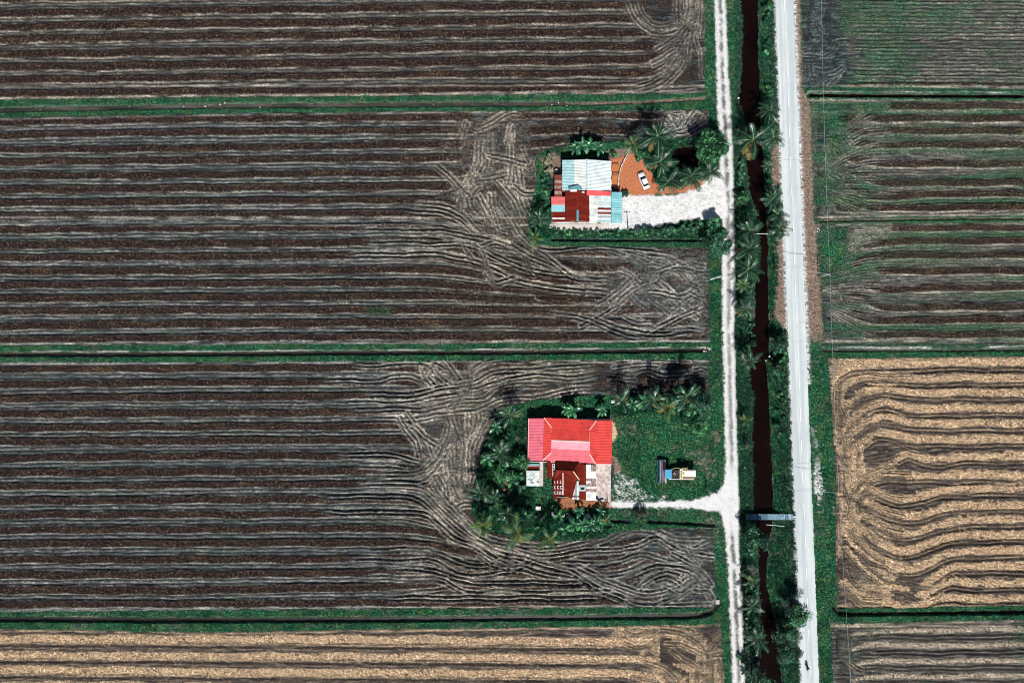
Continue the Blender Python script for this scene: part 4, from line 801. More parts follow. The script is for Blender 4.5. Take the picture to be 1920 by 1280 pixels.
for k, (y, m) in enumerate(((389, I_DRED), (393, I_WHITE), (397, I_RUST), (401, I_WHITE), (404.5, I_GREY), (408, I_WHITE), (412, I_BLUE))):
    y2 = (393, 397, 401, 404.5, 408, 412, 416.4)[k]
    sheets(r2, quadf(Lw(1120.5, y2+0.4), Lw(1145.5, y2+0.8)), quadf(Lw(1120.5, y), Lw(1145.5, y+0.4)), 1, m, cor=12, seed=20+k, lift=0.03+0.004*k)
r3 = deck(h1, 'roof', [P(1146.2, 360, 2.9), P(1146.2, 418, 2.9), P(1165, 418, 2.4), P(1165, 360, 2.4)], M_WOOD)
sheets(r3, quadf(P(1165.8, 360, 2.4), P(1165.8, 418.4, 2.4)), quadf(P(1146.3, 360, 2.9), P(1146.3, 418.4, 2.9)), 9, [I_CYAN, I_CYAN, I_CYAN2], cor=2, amp=0.03, seed=8)
mb = MB()
for y in (364, 389, 414): p = P(1164, y, 2.4); mb.box((p.x, p.y, 1.2), (0.1, 0.1, 2.4)); mb.build('post', M_WOOD, h1); mb = MB()
# dark red gable, ridge north-south
r4 = deck(h1, 'roof', [P(1060.3, 355, 3.0), P(1060.3, 415, 3.0), P(1083, 414, 3.8), P(1083, 351, 3.8)], M_WOOD); r4e = deck(h1, 'roof', [P(1083, 351, 3.8), P(1083, 414, 3.8), P(1104.5, 415, 3.05), P(1104.5, 364, 3.05)], M_WOOD)
sheets(r4, quadf(P(1060, 354.6, 3.05), P(1060, 415.4, 3.05)), quadf(P(1083, 350.5, 3.9), P(1083, 414.4, 3.9)), 9, [I_DRED, I_DRED, I_MAROON], seed=9, lift=0.1)
tp = lambda s: P(1104.8, 356+9*min(1, s*8) if s < 0.12 else 365+(s-0.12)/0.88*50, 3.1)
sheets(r4e, lambda s: P(1104.8, 365+s*50.2, 3.1) if s > 0 else P(1096, 358, 3.35), quadf(P(1083, 350.5, 3.9), P(1083, 414.4, 3.9)), 9, [I_DRED, I_MAROON, I_DRED], seed=10, lift=0.1)
sheets(r4, quadf(P(1066, 356.5, 3.85), P(1066, 351.5, 3.85)), quadf(P(1083, 356, 4.35), P(1083, 347.5, 4.35)), 1, I_TEAL, cor=6, seed=11, lift=0.1); sheets(r4e, quadf(P(1096, 357.5, 3.85), P(1096, 353, 3.85)), quadf(P(1083, 356, 4.35), P(1083, 347.5, 4.35)), 1, I_TEAL, cor=6, seed=12, lift=0.1)
mb = MB(); p = P(1075.5, 357.3, 4.3); mb.box(p, (1.5, 0.55, 0.05), M=Matrix.Rotation(-0.05, 3, 'Y')); mb.build('patch_panel', M_FRAME, r4); mb = MB(); p = P(1093.5, 360.5, 3.75); mb.box(p, (0.6, 0.3, 0.05)); mb.build('patch_panel', M_FRAME, r4e)
ridgecap(r4, P(1083, 353, 3.98), P(1083, 394, 3.98), I_MAROON, 0.25); ridgecap(r4, P(1083, 394, 3.99), P(1083, 415.5, 3.99), I_TEAL, 0.5)
wallbox(h1, 1061, 357, 1104, 415, 2.95, M_WALLB, base_h=3.0); wallbox(h1, 1106, 367, 1145, 416, 2.6, base_h=2.8)
# western lean-tos
r5 = deck(h1, 'roof', [P(1034, 369, 2.4), P(1034, 415.5, 2.4), P(1059, 415.5, 2.7), P(1059, 369, 2.7)], M_WOOD)
for k, (y, y2, m) in enumerate(((368.8, 384.2, I_RED), (384, 397, I_CYAN), (397, 408, I_DRED), (408, 411.5, I_WHITE), (411.2, 416, I_DRED))):
    sheets(r5, quadf(P(1033.8 if k < 2 else 1036, y, 2.4), P(1033.8 if k < 2 else 1036, y2, 2.4)), quadf(P(1059.5, y, 2.72), P(1059.5, y2, 2.72)), max(1, int((y2-y)/6)), m, seed=30+k, lift=0.025+0.01*(k % 2))
r6 = deck(h1, 'roof', [P(1040, 328, 2.5), P(1040, 369, 2.5), P(1053.6, 369, 2.8), P(1053.6, 328, 2.8)], M_WOOD)
sheets(r6, quadf(P(1039.8, 327.8, 2.5), P(1039.8, 369, 2.5)), quadf(P(1053.8, 327.8, 2.8), P(1053.8, 369, 2.8)), 8, [I_RUST, I_RUST, I_PATCH, I_RUST, I_PATCH, I_RUST, I_PATCH], seed=40)
wallbox(h1, 1035, 370, 1060, 415, 2.35, M_WALLB, base_h=2.5, openings=False); wallbox(h1, 1041, 329, 1055, 368, 2.4, M_WALLB, base_h=2.6, openings=False)
mb = MB(); mb.box(P(1086, 424, 0)+Vector((0, 0, 0.09)), (14, 1.0, 0.14)); mb.build('apron', M_CONC, h1)

# ------------------------------------------------------------------ the red roofed house
Q = lambda x, y, h: P(960+x/5.818, 750+y/5.818, h)
h2 = empty('house', (0, 0, 0)); tag(h2, 'large house with a scarlet and pink hipped roof on the green lot', 'house')
E2, G2, T2 = 3.1, 3.42, 3.85
NW, NE_, SE, SW = Q(350, 190, E2), Q(920, 222, E2), Q(910, 690, E2), Q(335, 655, E2)
gNW, gSW, gNE, gSE = Q(430, 295, G2), Q(427, 572, G2), Q(845, 325, G2), Q(845, 585, G2); rW, rE = Q(430, 440, T2), Q(846, 456, T2)
dN = deck(h2, 'roof', [NW, gNW, rW, rE, gNE, NE_], M_WOOD); dS = deck(h2, 'roof', [SW, SE, gSE, rE, rW, gSW], M_WOOD); dW = deck(h2, 'roof', [NW, SW, gSW, gNW], M_WOOD); dE = deck(h2, 'roof', [NE_, gNE, gSE, SE], M_WOOD)
def topN(s):
    a, b = 80/570, 1-75/570
    return NW.lerp(gNW, s/a) if s < a else (NE_.lerp(gNE, (1-s)/(1-b)) if s > b else rW.lerp(rE, (s-a)/(b-a)))
def topS(s):
    a, b = 92/575, 1-65/575
    return SW.lerp(gSW, s/a) if s < a else (SE.lerp(gSE, (1-s)/(1-b)) if s > b else rW.lerp(rE, (s-a)/(b-a)))
sheets(dN, quadf(NW, NE_), topN, 14, [I_SCAR], cor=2, amp=0.022, seed=50)
sheets(dS, quadf(SW, SE), lambda s: (quadf(SW, SE)(s)).lerp(topS(s), 0.62 if 0.16 < s < 0.89 else 1.0), 14, [I_PINK], cor=2, amp=0.022, seed=51)
fm = lambda u: (lambda s: (SW.lerp(SE, s)).lerp(topS(s), u))
sub = lambda f: (lambda s: f(0.161+s*(0.886-0.161)))
sheets(dS, sub(fm(0.60)), sub(fm(1.0)), 11, [I_PINK2], cor=2, amp=0.022, seed=52, lift=0.05)
def topW(s):
    a, b = 0.225, 1-0.178
    return NW.lerp(gNW, s/a) if s < a else (SW.lerp(gSW, (1-s)/(1-b)) if s > b else gNW.lerp(gSW, (s-a)/(b-a)))
def topE(s):
    a, b = 0.22, 1-0.224
    return NE_.lerp(gNE, s/a) if s < a else (SE.lerp(gSE, (1-s)/(1-b)) if s > b else gNE.lerp(gSE, (s-a)/(b-a)))
sheets(dW, quadf(NW, SW), topW, 13, [I_SCAR], cor=2, amp=0.022, seed=53); sheets(dE, quadf(NE_, SE), topE, 13, [I_SCAR], cor=2, amp=0.022, seed=54)
for g in ([gNW, rW, gSW], [gNE, rE, gSE]):
    mb = MB(); mb.add(g+[v+Vector((0.06, 0, 0)) for v in g], [(0, 1, 2), (5, 4, 3), (0, 3, 4, 1), (1, 4, 5, 2), (2, 5, 3, 0)]); mb.build('gablet', M_WALL, h2)
ridgecap(dN, rW, rE, I_RIDGE, 0.34); [ridgecap(dN, a, b, I_RIDGE, 0.22) for a, b in ((NW, gNW), (NE_, gNE), (SW, gSW), (SE, gSE))]
eW = deck(h2, 'roof', [Q(185, 200, 2.6), Q(180, 655, 2.6), Q(343, 660, 3.0), Q(350, 200, 3.0)], M_WOOD); sheets(eW, quadf(Q(183, 198, 2.6), Q(176, 657, 2.6)), quadf(Q(350, 198, 3.0), Q(341, 662, 3.0)), 14, [I_PINK3], cor=2, amp=0.022, seed=55)
eE = deck(h2, 'roof', [Q(921, 222, 3.0), Q(912, 692, 3.0), Q(1085, 695, 2.7), Q(1090, 222, 2.7)], M_WOOD); sheets(eE, quadf(Q(1092, 220, 2.7), Q(1086, 697, 2.7)), quadf(Q(921, 220, 3.02), Q(912, 694, 3.02)), 14, [I_SCAR], cor=2, amp=0.022, seed=56)
ridgecap(eE, Q(912, 697, 3.02), Q(1086, 699, 2.72), I_RIDGE, 0.2); ridgecap(eW, Q(180, 200, 2.62), Q(174, 655, 2.62), I_RIDGE, 0.14)
wallbox(h2, 960+190/5.818, 750+205/5.818, 960+1085/5.818, 750+690/5.818, 2.55, base_h=2.8)
# rear annex: dark steep roofs
k1, k2 = Q(475, 765, 4.3), Q(668, 772, 4.3)
a1 = deck(h2, 'roof', [Q(475, 635, 2.9), Q(745, 645, 2.9), k2, k1], M_WOOD); sheets(a1, quadf(Q(474, 634, 2.9), Q(746, 644, 2.9)), quadf(k1, k2), 6, I_BROWN, seed=60)
sheets(a1, quadf(Q(470, 870, 3.25), Q(730, 860, 3.25)), quadf(k1, k2), 5, I_MAROON, seed=66)
a2 = deck(h2, 'roof', [Q(745, 645, 2.9), Q(740, 870, 2.9), k2], M_WOOD); sheets(a2, quadf(Q(746, 644, 2.9), Q(741, 880, 2.9)), lambda s: k2.lerp(Q(690, 850, 3.6), s*0.5), 5, I_MAROON, seed=61)
k3, k4 = Q(556, 790, 4.2), Q(556, 1032, 3.9)
a3 = deck(h2, 'roof', [Q(455, 790, 3.25), Q(453, 1070, 2.85), k4-Vector((0, 0, 0.05)), Q(548, 772, 4.2)], M_WOOD); sheets(a3, quadf(Q(455, 790, 3.3), Q(453, 1070, 2.9)), quadf(Q(548, 772, 4.25), k4), 6, [I_MAROON, I_DRED], seed=62)
a4 = deck(h2, 'roof', [Q(560, 772, 4.2), k4-Vector((0, 0, 0.05)), Q(652, 1074, 3.05), Q(722, 815, 3.15)], M_WOOD); sheets(a4, quadf(Q(722, 815, 3.2), Q(652, 1074, 3.1)), quadf(Q(560, 772, 4.25), k4), 6, [I_DRED, I_MAROON, I_DRED], seed=63)
ridgecap(a3, k3, k4, I_RIDGE, 0.22); ridgecap(a1, k1, k2, I_MAROON, 0.22); ridgecap(a4, Q(668, 774, 4.32), Q(735, 868, 3.28), I_RIDGE, 0.2)
def skylights(par, x0, y0, w, hh, n, hgt, vert=False):
    for i in range(n):
        x, y = (x0, y0+i*hh) if vert else (x0+i*w, y0); mb = MB(); p = Q(x+w/2, y+hh/2, hgt(x, y)); mb.box(p+Vector((0, 0, 0.10)), (w*0.0198, hh*0.0200, 0.06)); f_ = mb.build('skylight', M_FRAME, par)
        g = MB(); g.box(p+Vector((0, 0, 0.135)), (w*0.0120, hh*0.0125, 0.03)); g.build('pane', M_GLASS, f_)
hs = lambda x, y: 3.0+(x-455)/100*1.1+0.1
skylights(a3, 462, 873, 30, 34, 3, hs); skylights(a3, 462, 932, 30, 34, 3, hs); skylights(a3, 462, 992, 30, 30, 3, hs)
a5 = deck(h2, 'roof', [Q(380, 632, 2.8), Q(380, 850, 2.5), Q(470, 850, 2.5), Q(470, 632, 2.8)], M_WOOD); sheets(a5, quadf(Q(380, 852, 2.5), Q(472, 852, 2.5)), quadf(Q(380, 630, 2.8), Q(472, 630, 2.8)), 3, [I_DRED, I_MAROON, I_DRED], seed=64)
skylights(a5, 425, 640, 40, 34, 1, lambda x, y: 2.78); skylights(a5, 440, 690, 28, 34, 4, lambda x, y: 2.72-(y-690)/1000, True)
a6 = deck(h2, 'roof', [Q(746, 705, 2.9), Q(738, 1078, 2.5), Q(806, 1080, 2.5), Q(838, 702, 2.9)], M_WOOD); sheets(a6, quadf(Q(738, 1080, 2.5), Q(806, 1080, 2.5)), quadf(Q(748, 700, 2.9), Q(808, 700, 2.9)), 2, [I_DRED, I_MAROON], seed=65)
mb = MB(); p = Q(768, 957, 2.7); mb.box(p+Vector((0, 0, 0.06)), (1.45, 1.35, 0.1)); w_ = mb.build('skylight', I_PALE, a6); g = MB(); g.box(p+Vector((0, -0.1, 0.125)), (0.95, 0.6, 0.03)); g.build('pane', M_GLASS, w_)
a7 = deck(h2, 'roof', [Q(808, 702, 2.95), Q(806, 1090, 2.5), Q(915, 1092, 2.5), Q(915, 702, 2.95)], M_WOOD)
for k, (y, y2, m) in enumerate(((700, 775, I_WHITE), (773, 850, I_WHITE), (848, 882, I_PATCH), (880, 905, I_WHITE), (903, 940, I_PATCH), (938, 965, I_WHITE), (963, 1000, I_PATCH), (998, 1045, I_WHITE), (1043, 1092, I_WHITE))):
    hh = lambda y: 2.97-(y-700)/390*0.45
    sheets(a7, quadf(Q(808, y2, hh(y2)), Q(916, y2, hh(y2))), quadf(Q(808, y, hh(y)), Q(916, y, hh(y))), 2, [m, I_PATCH if k % 3 == 0 else m], cor=4, seed=70+k, lift=0.02+0.012*(k % 2))
a8 = deck(h2, 'roof', [Q(655, 900, 2.2), Q(652, 1080, 2.0), Q(735, 1080, 2.0), Q(735, 880, 2.2)], M_WOOD); sheets(a8, quadf(Q(652, 1082, 2.0), Q(733, 1082, 2.0)), quadf(Q(665, 890, 2.2), Q(733, 880, 2.2)), 3, [I_WHITE, I_GREY, I_PALE], seed=81)
mb = MB(); mb.tube([Q(712, 880, 2.35), Q(712, 1075, 2.15)], 0.09, 6); mb.build('gutter', M_WHITE, a8)
wallbox(h2, 960+460/5.818, 750+640/5.818, 960+912/5.818, 750+1075/5.818, 2.3, M_WALLB, base_h=2.6)
# west shed on the house wall
a9 = deck(h2, 'roof', [Q(158, 768, 2.3), Q(158, 932, 2.1), Q(300, 935, 2.1), Q(300, 768, 2.3)], M_WOOD); sheets(a9, quadf(Q(157, 934, 2.1), Q(301, 936, 2.1)), quadf(Q(157, 768, 2.3), Q(301, 768, 2.3)), 4, [I_WHITE, I_PALE, I_WHITE], seed=82)
for k, (y, y2, m) in enumerate(((690, 706, I_TEAL), (706, 722, I_GREY), (722, 745, I_DRED))): sheets(a9, quadf(Q(165, y2, 1.9), Q(298, y2, 1.9)), quadf(Q(165, y, 2.0), Q(298, y, 2.0)), 1, m, cor=9, seed=83+k)
rr = random.Random(4)
for k in range(9):
    mb = MB(); p = Q(rr.uniform(180, 290), rr.uniform(800, 910), 2.26); mb.box(p+Vector((0, 0, 0.05)), (rr.uniform(0.2, 0.7), rr.uniform(0.06, 0.14), 0.03), rz=rr.uniform(-0.6, 0.6)); mb.build('batten', M_WOOD, a9)
wallbox(h2, 960+165/5.818, 750+775/5.818, 960+298/5.818, 750+928/5.818, 2.0, M_WALLB, base_h=2.2, openings=False, inset=0.15)
mb = MB(); a, b = Q(918, 702, 0), Q(1082, 1102, 0); mb.box(((a.x+b.x)/2-0.1, (a.y+b.y)/2, 0.07), (b.x-a.x, a.y-b.y, 0.12))
t = NT('stained_concrete'); c = t.mix(t.ramp(t.noise(1.1, 5, 0.7), [(0.42, (1, 1, 1)), (0.6, (0, 0, 0))]), (0.74, 0.66, 0.63), (0.40, 0.33, 0.31)); tag(mb.build('patio', t.fin(c, 0.85, 0, 0.2)), 'stained pale concrete patio behind the red roof', kind='structure')
mb = MB(); a, b = Q(302, 665, 0), Q(340, 935, 0); mb.box(((a.x+b.x)/2, (a.y+b.y)/2, 0.06), (b.x-a.x, a.y-b.y, 0.10)); tag(mb.build('path', M_CONC), 'narrow concrete path beside the white roofed shed', kind='structure')
def settle(root, loc):
    loc = Vector(loc); root.location = loc
    for c_ in root.children: c_.location = Vector(c_.location)-loc
settle(h1, P(1100, 365)); settle(h2, P(1067, 850))

# ------------------------------------------------------------------ vehicles
# white saloon car
def car():
    root = empty('car', P(1207, 339, 0.6)*1.0, 0); root.location.z = 0.0
    tag(root, 'white saloon car parked on the orange earth yard', 'car')
    # stations along x (front +): body section widths
    st = [(-2.05, 0.62, 0.42, 0.78), (-1.95, 0.74, 0.30, 0.92), (-1.3, 0.80, 0.26, 0.98), (-0.4, 0.82, 0.25, 0.95), (0.7, 0.82, 0.25, 0.92), (1.4, 0.79, 0.26, 0.86), (1.9, 0.72, 0.30, 0.76), (2.05, 0.58, 0.40, 0.62)]
    mb = MB(); n = 0
    for x, w, z0, z1 in st:
        mb.v += [(x, -w, z0), (x, -w*1.02, (z0+z1)/2), (x, -w*0.93, z1-0.06), (x, -w*0.80, z1), (x, w*0.80, z1), (x, w*0.93, z1-0.06), (x, w*1.02, (z0+z1)/2), (x, w, z0)]; n += 1
    for i in range(n-1):
        for k in range(8): mb.f.append((i*8+k, i*8+(k+1) % 8, (i+1)*8+(k+1) % 8, (i+1)*8+k)); mb.mi.append(0)
    mb.f += [tuple(range(8))[::-1], tuple((n-1)*8+k for k in range(8))]; mb.mi += [0, 0]
    body = mb.build('body', M_WHITE, root, smooth=True)
    mb = MB()                                     # greenhouse: glass then roof
    lo = [(-1.45, 0.66, 0.94), (-1.45, -0.66, 0.94), (0.95, -0.68, 0.90), (0.95, 0.68, 0.90)]; hi = [(-0.95, 0.55, 1.36), (-0.95, -0.55, 1.36), (0.25, -0.56, 1.38), (0.25, 0.56, 1.38)]
    mb.add(lo+hi, [(0, 1, 5, 4), (1, 2, 6, 5), (2, 3, 7, 6), (3, 0, 4, 7), (4, 5, 6, 7)]); mb.build('window_glass', M_GLASS, root)
    mb = MB(); mb.box((-0.35, 0, 1.395), (1.28, 1.14, 0.05), taper=0.94); mb.build('roof', M_WHITE, root, bevel=0.02)
    for sx in (-1, 1):
        for wx in (-1.25, 1.3):
            mb = MB(); mb.lathe([(0.20, -0.10), (0.31, -0.09), (0.31, 0.09), (0.20, 0.10)], n=16, axis='Y'); w_ = mb.build('wheel', M_DARK, root, loc=(wx, sx*0.74, 0.31)); mb = MB(); mb.lathe([(0.08, 0.0), (0.19, 0.012), (0.2, 0.0)], (0, 0.10*sx, 0), 12, axis='Y'); mb.build('rim', M_STEEL, w_)
        mb = MB(); mb.box((1.93, 0.5*sx, 0.62), (0.14, 0.3, 0.13)); mb.build('headlight', M_FRAME, root, bevel=0.02); mb = MB(); mb.box((-1.98, 0.52*sx, 0.72), (0.1, 0.26, 0.14)); mb.build('tail_light', I_RED, root, bevel=0.02)
        mb = MB(); mb.box((0.62, 0.9*sx, 0.98), (0.12, 0.16, 0.1)); mb.build('mirror', M_WHITE, root, bevel=0.02)
        for dx in (-0.75, 0.25): mb = MB(); mb.box((dx, 0.838*sx, 0.75), (0.16, 0.03, 0.03)); mb.build('handle', M_STEEL, root)
    for x in (2.06, -2.06): mb = MB(); mb.box((x, 0, 0.45), (0.08, 1.1, 0.14)); mb.build('bumper', M_DARK, root, bevel=0.02)
    root.rotation_euler = (0, 0, math.atan2(120, -50)); root.location.z = 0.03
car()

# combine harvester facing west
M_CREAM = plain('cream_paint', (0.80, 0.70, 0.46), 0.45, 0.1, 1.5); M_BLUEP = plain('blue_canopy_paint', (0.05, 0.35, 0.60), 0.5, 0.12, 0.8); M_ENG = plain('engine_grime', (0.035, 0.030, 0.030), 0.8, 0.5, 6); M_NAVY = plain('header_blue', (0.03, 0.10, 0.17), 0.55, 0.3, 3); M_RSTL = plain('rusty_steel', (0.25, 0.12, 0.08), 0.8, 0.3, 4)
HV = empty('combine_harvester', P(1270, 889, 1.0)); HV.location.z = 0.0; HV0 = HV.location.copy()
tag(HV, 'cream combine harvester with a blue canopy parked on the grass', 'harvester')
def hv(px, py, h): return P(px, py, h)-HV0
def hbox(name, x0, y0, x1, y1, z0, z1, m, par=HV, bevel=0.03):
    a, b = hv(x0, y1, z1), hv(x1, y0, z1); mb = MB(); mb.box(((a.x+b.x)/2, (a.y+b.y)/2, (z0+z1)/2), (b.x-a.x, b.y-a.y, z1-z0)); return mb.build(name, m, par, bevel=bevel)
hd = hbox('header', 1236, 864, 1247, 903, 0.25, 0.75, M_NAVY)
for x, r_, m in ((1236.5, 0.10, M_NAVY), (1239, 0.06, I_PALE), (1242, 0.06, I_RED)):
    mb = MB(); mb.tube([hv(x, 864, 1.0), hv(x, 903, 1.0)], r_, 8); mb.build('reel_bar', m, hd)
for k in range(5):
    mb = MB(); a = 2*math.pi*k/5; o = Vector((0.45*math.cos(a), 0, 0.45*math.sin(a))); mb.tube([hv(1236.5, 864, 1.0)+o, hv(1236.5, 903, 1.0)+o], 0.035, 5); mb.build('reel_bat', (M_NAVY, M_STEEL)[k % 2], hd)
mb = MB(); mb.tube([hv(1244.8, 864.5, 0.8), hv(1244.8, 902.5, 0.8)], 0.16, 10); mb.build('auger', M_STEEL, hd)
mb = MB(); mb.tube([hv(1247.2, 862.5, 1.15), hv(1247.2, 904.5, 1.15)], 0.05, 6); mb.build('header_beam', M_FRAME, hd)
for y in (862.8, 904): hbox('divider', 1233.5, y-0.9, 1248, y+0.9, 0.15, 1.05, M_NAVY, hd)
mb = MB(); mb.tube([hv(1248.3, 894, 1.2), hv(1249, 905, 0.9)], 0.09, 6); mb.build('lift_arm', M_CREAM, HV)
hbox('feeder_house', 1246, 884, 1256, 895, 0.6, 1.3, M_NAVY)
cn = hbox('canopy', 1246.8, 879.8, 1259.6, 897, 2.75, 2.85, M_BLUEP)
for x in (1247.8, 1258.6):
    for y in (881, 896): mb = MB(); mb.tube([hv(x, y, 0)*Vector((1, 1, 0))+Vector((0, 0, 1.2)), hv(x, y, 2.76)], 0.035, 6); mb.build('canopy_post', M_DARK, cn)
hbox('operator_platform', 1249, 881, 1262, 896, 1.05, 1.2, M_ENG); hbox('seat', 1254, 886, 1258, 891, 1.2, 1.75, M_DARK)
mb = MB(); mb.tube([hv(1251.5, 888.5, 1.2), hv(1250.5, 888.5, 2.0)], 0.04, 6); mb.lathe([(0.14, 1.98), (0.2, 2.0), (0.14, 2.02)], hv(1250.5, 888.5, 0)*Vector((1, 1, 0)), 12); mb.build('steering_wheel', M_DARK, HV)
en = hbox('engine_deck', 1260, 881, 1275, 896.5, 1.0, 1.75, M_ENG)
rr = random.Random(9)
for k in range(9): x, y = rr.uniform(1261, 1272), rr.uniform(883, 894); hbox('engine_part', x, y, x+rr.uniform(1.2, 3), y+rr.uniform(1.2, 3), 1.74, rr.uniform(1.85, 2.2), (M_STEEL, M_ENG, M_RSTL)[k % 3], en)
bm_ = hbox('cross_beam', 1274.5, 878.6, 1280.2, 897, 2.2, 2.42, M_CREAM)
for k in range(5): y = 881.5+k*3.1; hbox('slot', 1276, y, 1278.8, y+1.7, 2.415, 2.435, M_ENG, bm_, 0)
tk = hbox('grain_tank', 1280, 881.2, 1305, 893.6, 1.0, 2.35, M_CREAM); hbox('tank_lid', 1284, 882.4, 1303.5, 892.5, 2.35, 2.42, M_WHITE, tk)
hbox('side_tray', 1281, 894, 1302, 896.5, 1.0, 1.5, M_RSTL); hbox('tank_hatch', 1280.5, 886, 1282.3, 888, 2.35, 2.5, M_ENG, tk)
for nm, pts, m in (('guard_rail', [(1259, 879, 2.0), (1266, 877.4, 2.1), (1274, 877.2, 2.1), (1290, 876.4, 2.1)], M_CREAM), ('guard_rail', [(1281, 880, 2.3), (1287, 878.5, 2.3), (1290, 881, 2.3)], M_CREAM), ('unloading_auger', [(1254, 897.7, 1.9), (1280, 898, 2.0), (1301.5, 898.2, 2.1)], M_FRAME)):
    mb = MB(); mb.tube([hv(*q) for q in pts], 0.11 if nm == 'unloading_auger' else 0.05, 6); mb.build(nm, m, HV)
for y0 in (879.5, 891.5):                     # crawler tracks
    a, b = hv(1262, y0, 0.5), hv(1298, y0+5, 0.5); mb = MB(); L = b.x-a.x; cx = (a.x+b.x)/2; pr = []
    for k in range(8): t_ = math.pi/2+math.pi*k/7; pr.append((-L/2+0.4+0.4*math.cos(t_), 0.42+0.4*math.sin(t_)))
    for k in range(8): t_ = -math.pi/2+math.pi*k/7; pr.append((L/2-0.4+0.4*math.cos(t_), 0.42+0.4*math.sin(t_)))
    n = len(pr); mb.add([(cx+x, b.y, z) for x, z in pr]+[(cx+x, a.y, z) for x, z in pr], [tuple(range(n)), tuple(range(2*n-1, n-1, -1))]+[(i, n+i, n+(i+1) % n, (i+1) % n) for i in range(n)]); tr_ = mb.build('crawler_track', M_DARK, HV)
    for k in range(10):
        g = MB(); g.box((cx-L/2+0.35+k*(L-0.7)/9, (a.y+b.y)/2, 0.835), (0.09, abs(a.y-b.y)+0.02, 0.05)); g.build('track_pad', M_DARK, tr_)
hbox('chassis', 1258, 882, 1302, 895, 0.6, 1.0, M_CREAM)
mb = MB()
for k in range(4): p = hv(1262, 897.8, 0.35+0.25*k)*Vector((1, 1, 0))+Vector((0, 0, 0.35+0.25*k)); mb.box(p, (0.5, 0.12, 0.04))
mb.build('ladder', M_STEEL, HV)

# motorcycle and its rider on the road
MC = empty('motorcycle', P(1511.5, 1248)); MC.location.z = 0.125; tag(MC, 'dark motorcycle riding along the pale road below the shade tree', 'motorcycle'); MC.rotation_euler = (0, 0, math.radians(-86))
for x in (-0.6, 0.6):
    mb = MB(); mb.lathe([(0.20, -0.05), (0.29, -0.045), (0.29, 0.045), (0.20, 0.05)], (0, 0, 0), 16, axis='Y'); w_ = mb.build('wheel', M_DARK, MC, loc=(x, 0, 0.29)); mb = MB(); mb.lathe([(0.03, -0.04), (0.18, -0.02), (0.18, 0.02), (0.03, 0.04)], n=12, axis='Y'); mb.build('rim', M_STEEL, w_)
mb = MB(); mb.tube([(0.55, 0, 0.45), (0.35, 0, 0.62), (0.05, 0, 0.50), (-0.3, 0, 0.62), (-0.75, 0, 0.70)], [0.08, 0.13, 0.12, 0.14, 0.07], 8); mb.build('body', plain('motorcycle_paint', (0.03, 0.03, 0.04), 0.3, 0.1), MC, smooth=True)
mb = MB(); mb.tube([(0.2, 0, 0.74), (-0.1, 0, 0.76), (-0.6, 0, 0.8)], [0.06, 0.13, 0.1], 8); mb.build('seat', M_DARK, MC, smooth=True)
mb = MB(); mb.tube([(0.42, -0.33, 0.98), (0.5, -0.12, 0.98), (0.5, 0.12, 0.98), (0.42, 0.33, 0.98)], 0.02, 6); hb = mb.build('handlebar', M_STEEL, MC); mb = MB(); mb.tube([(0.6, 0, 0.3), (0.47, 0, 0.98)], 0.035, 6); mb.build('fork', M_STEEL, MC)
mb = MB(); mb.lathe([(0.02, 0.0), (0.09, 0.02), (0.09, 0.06), (0.02, 0.08)], (0.52, 0, 0.86), 10, axis='X'); mb.build('headlight', M_FRAME, MC); mb = MB(); mb.box((-0.82, 0, 0.68), (0.06, 0.14, 0.08)); mb.build('tail_light', I_RED, MC)
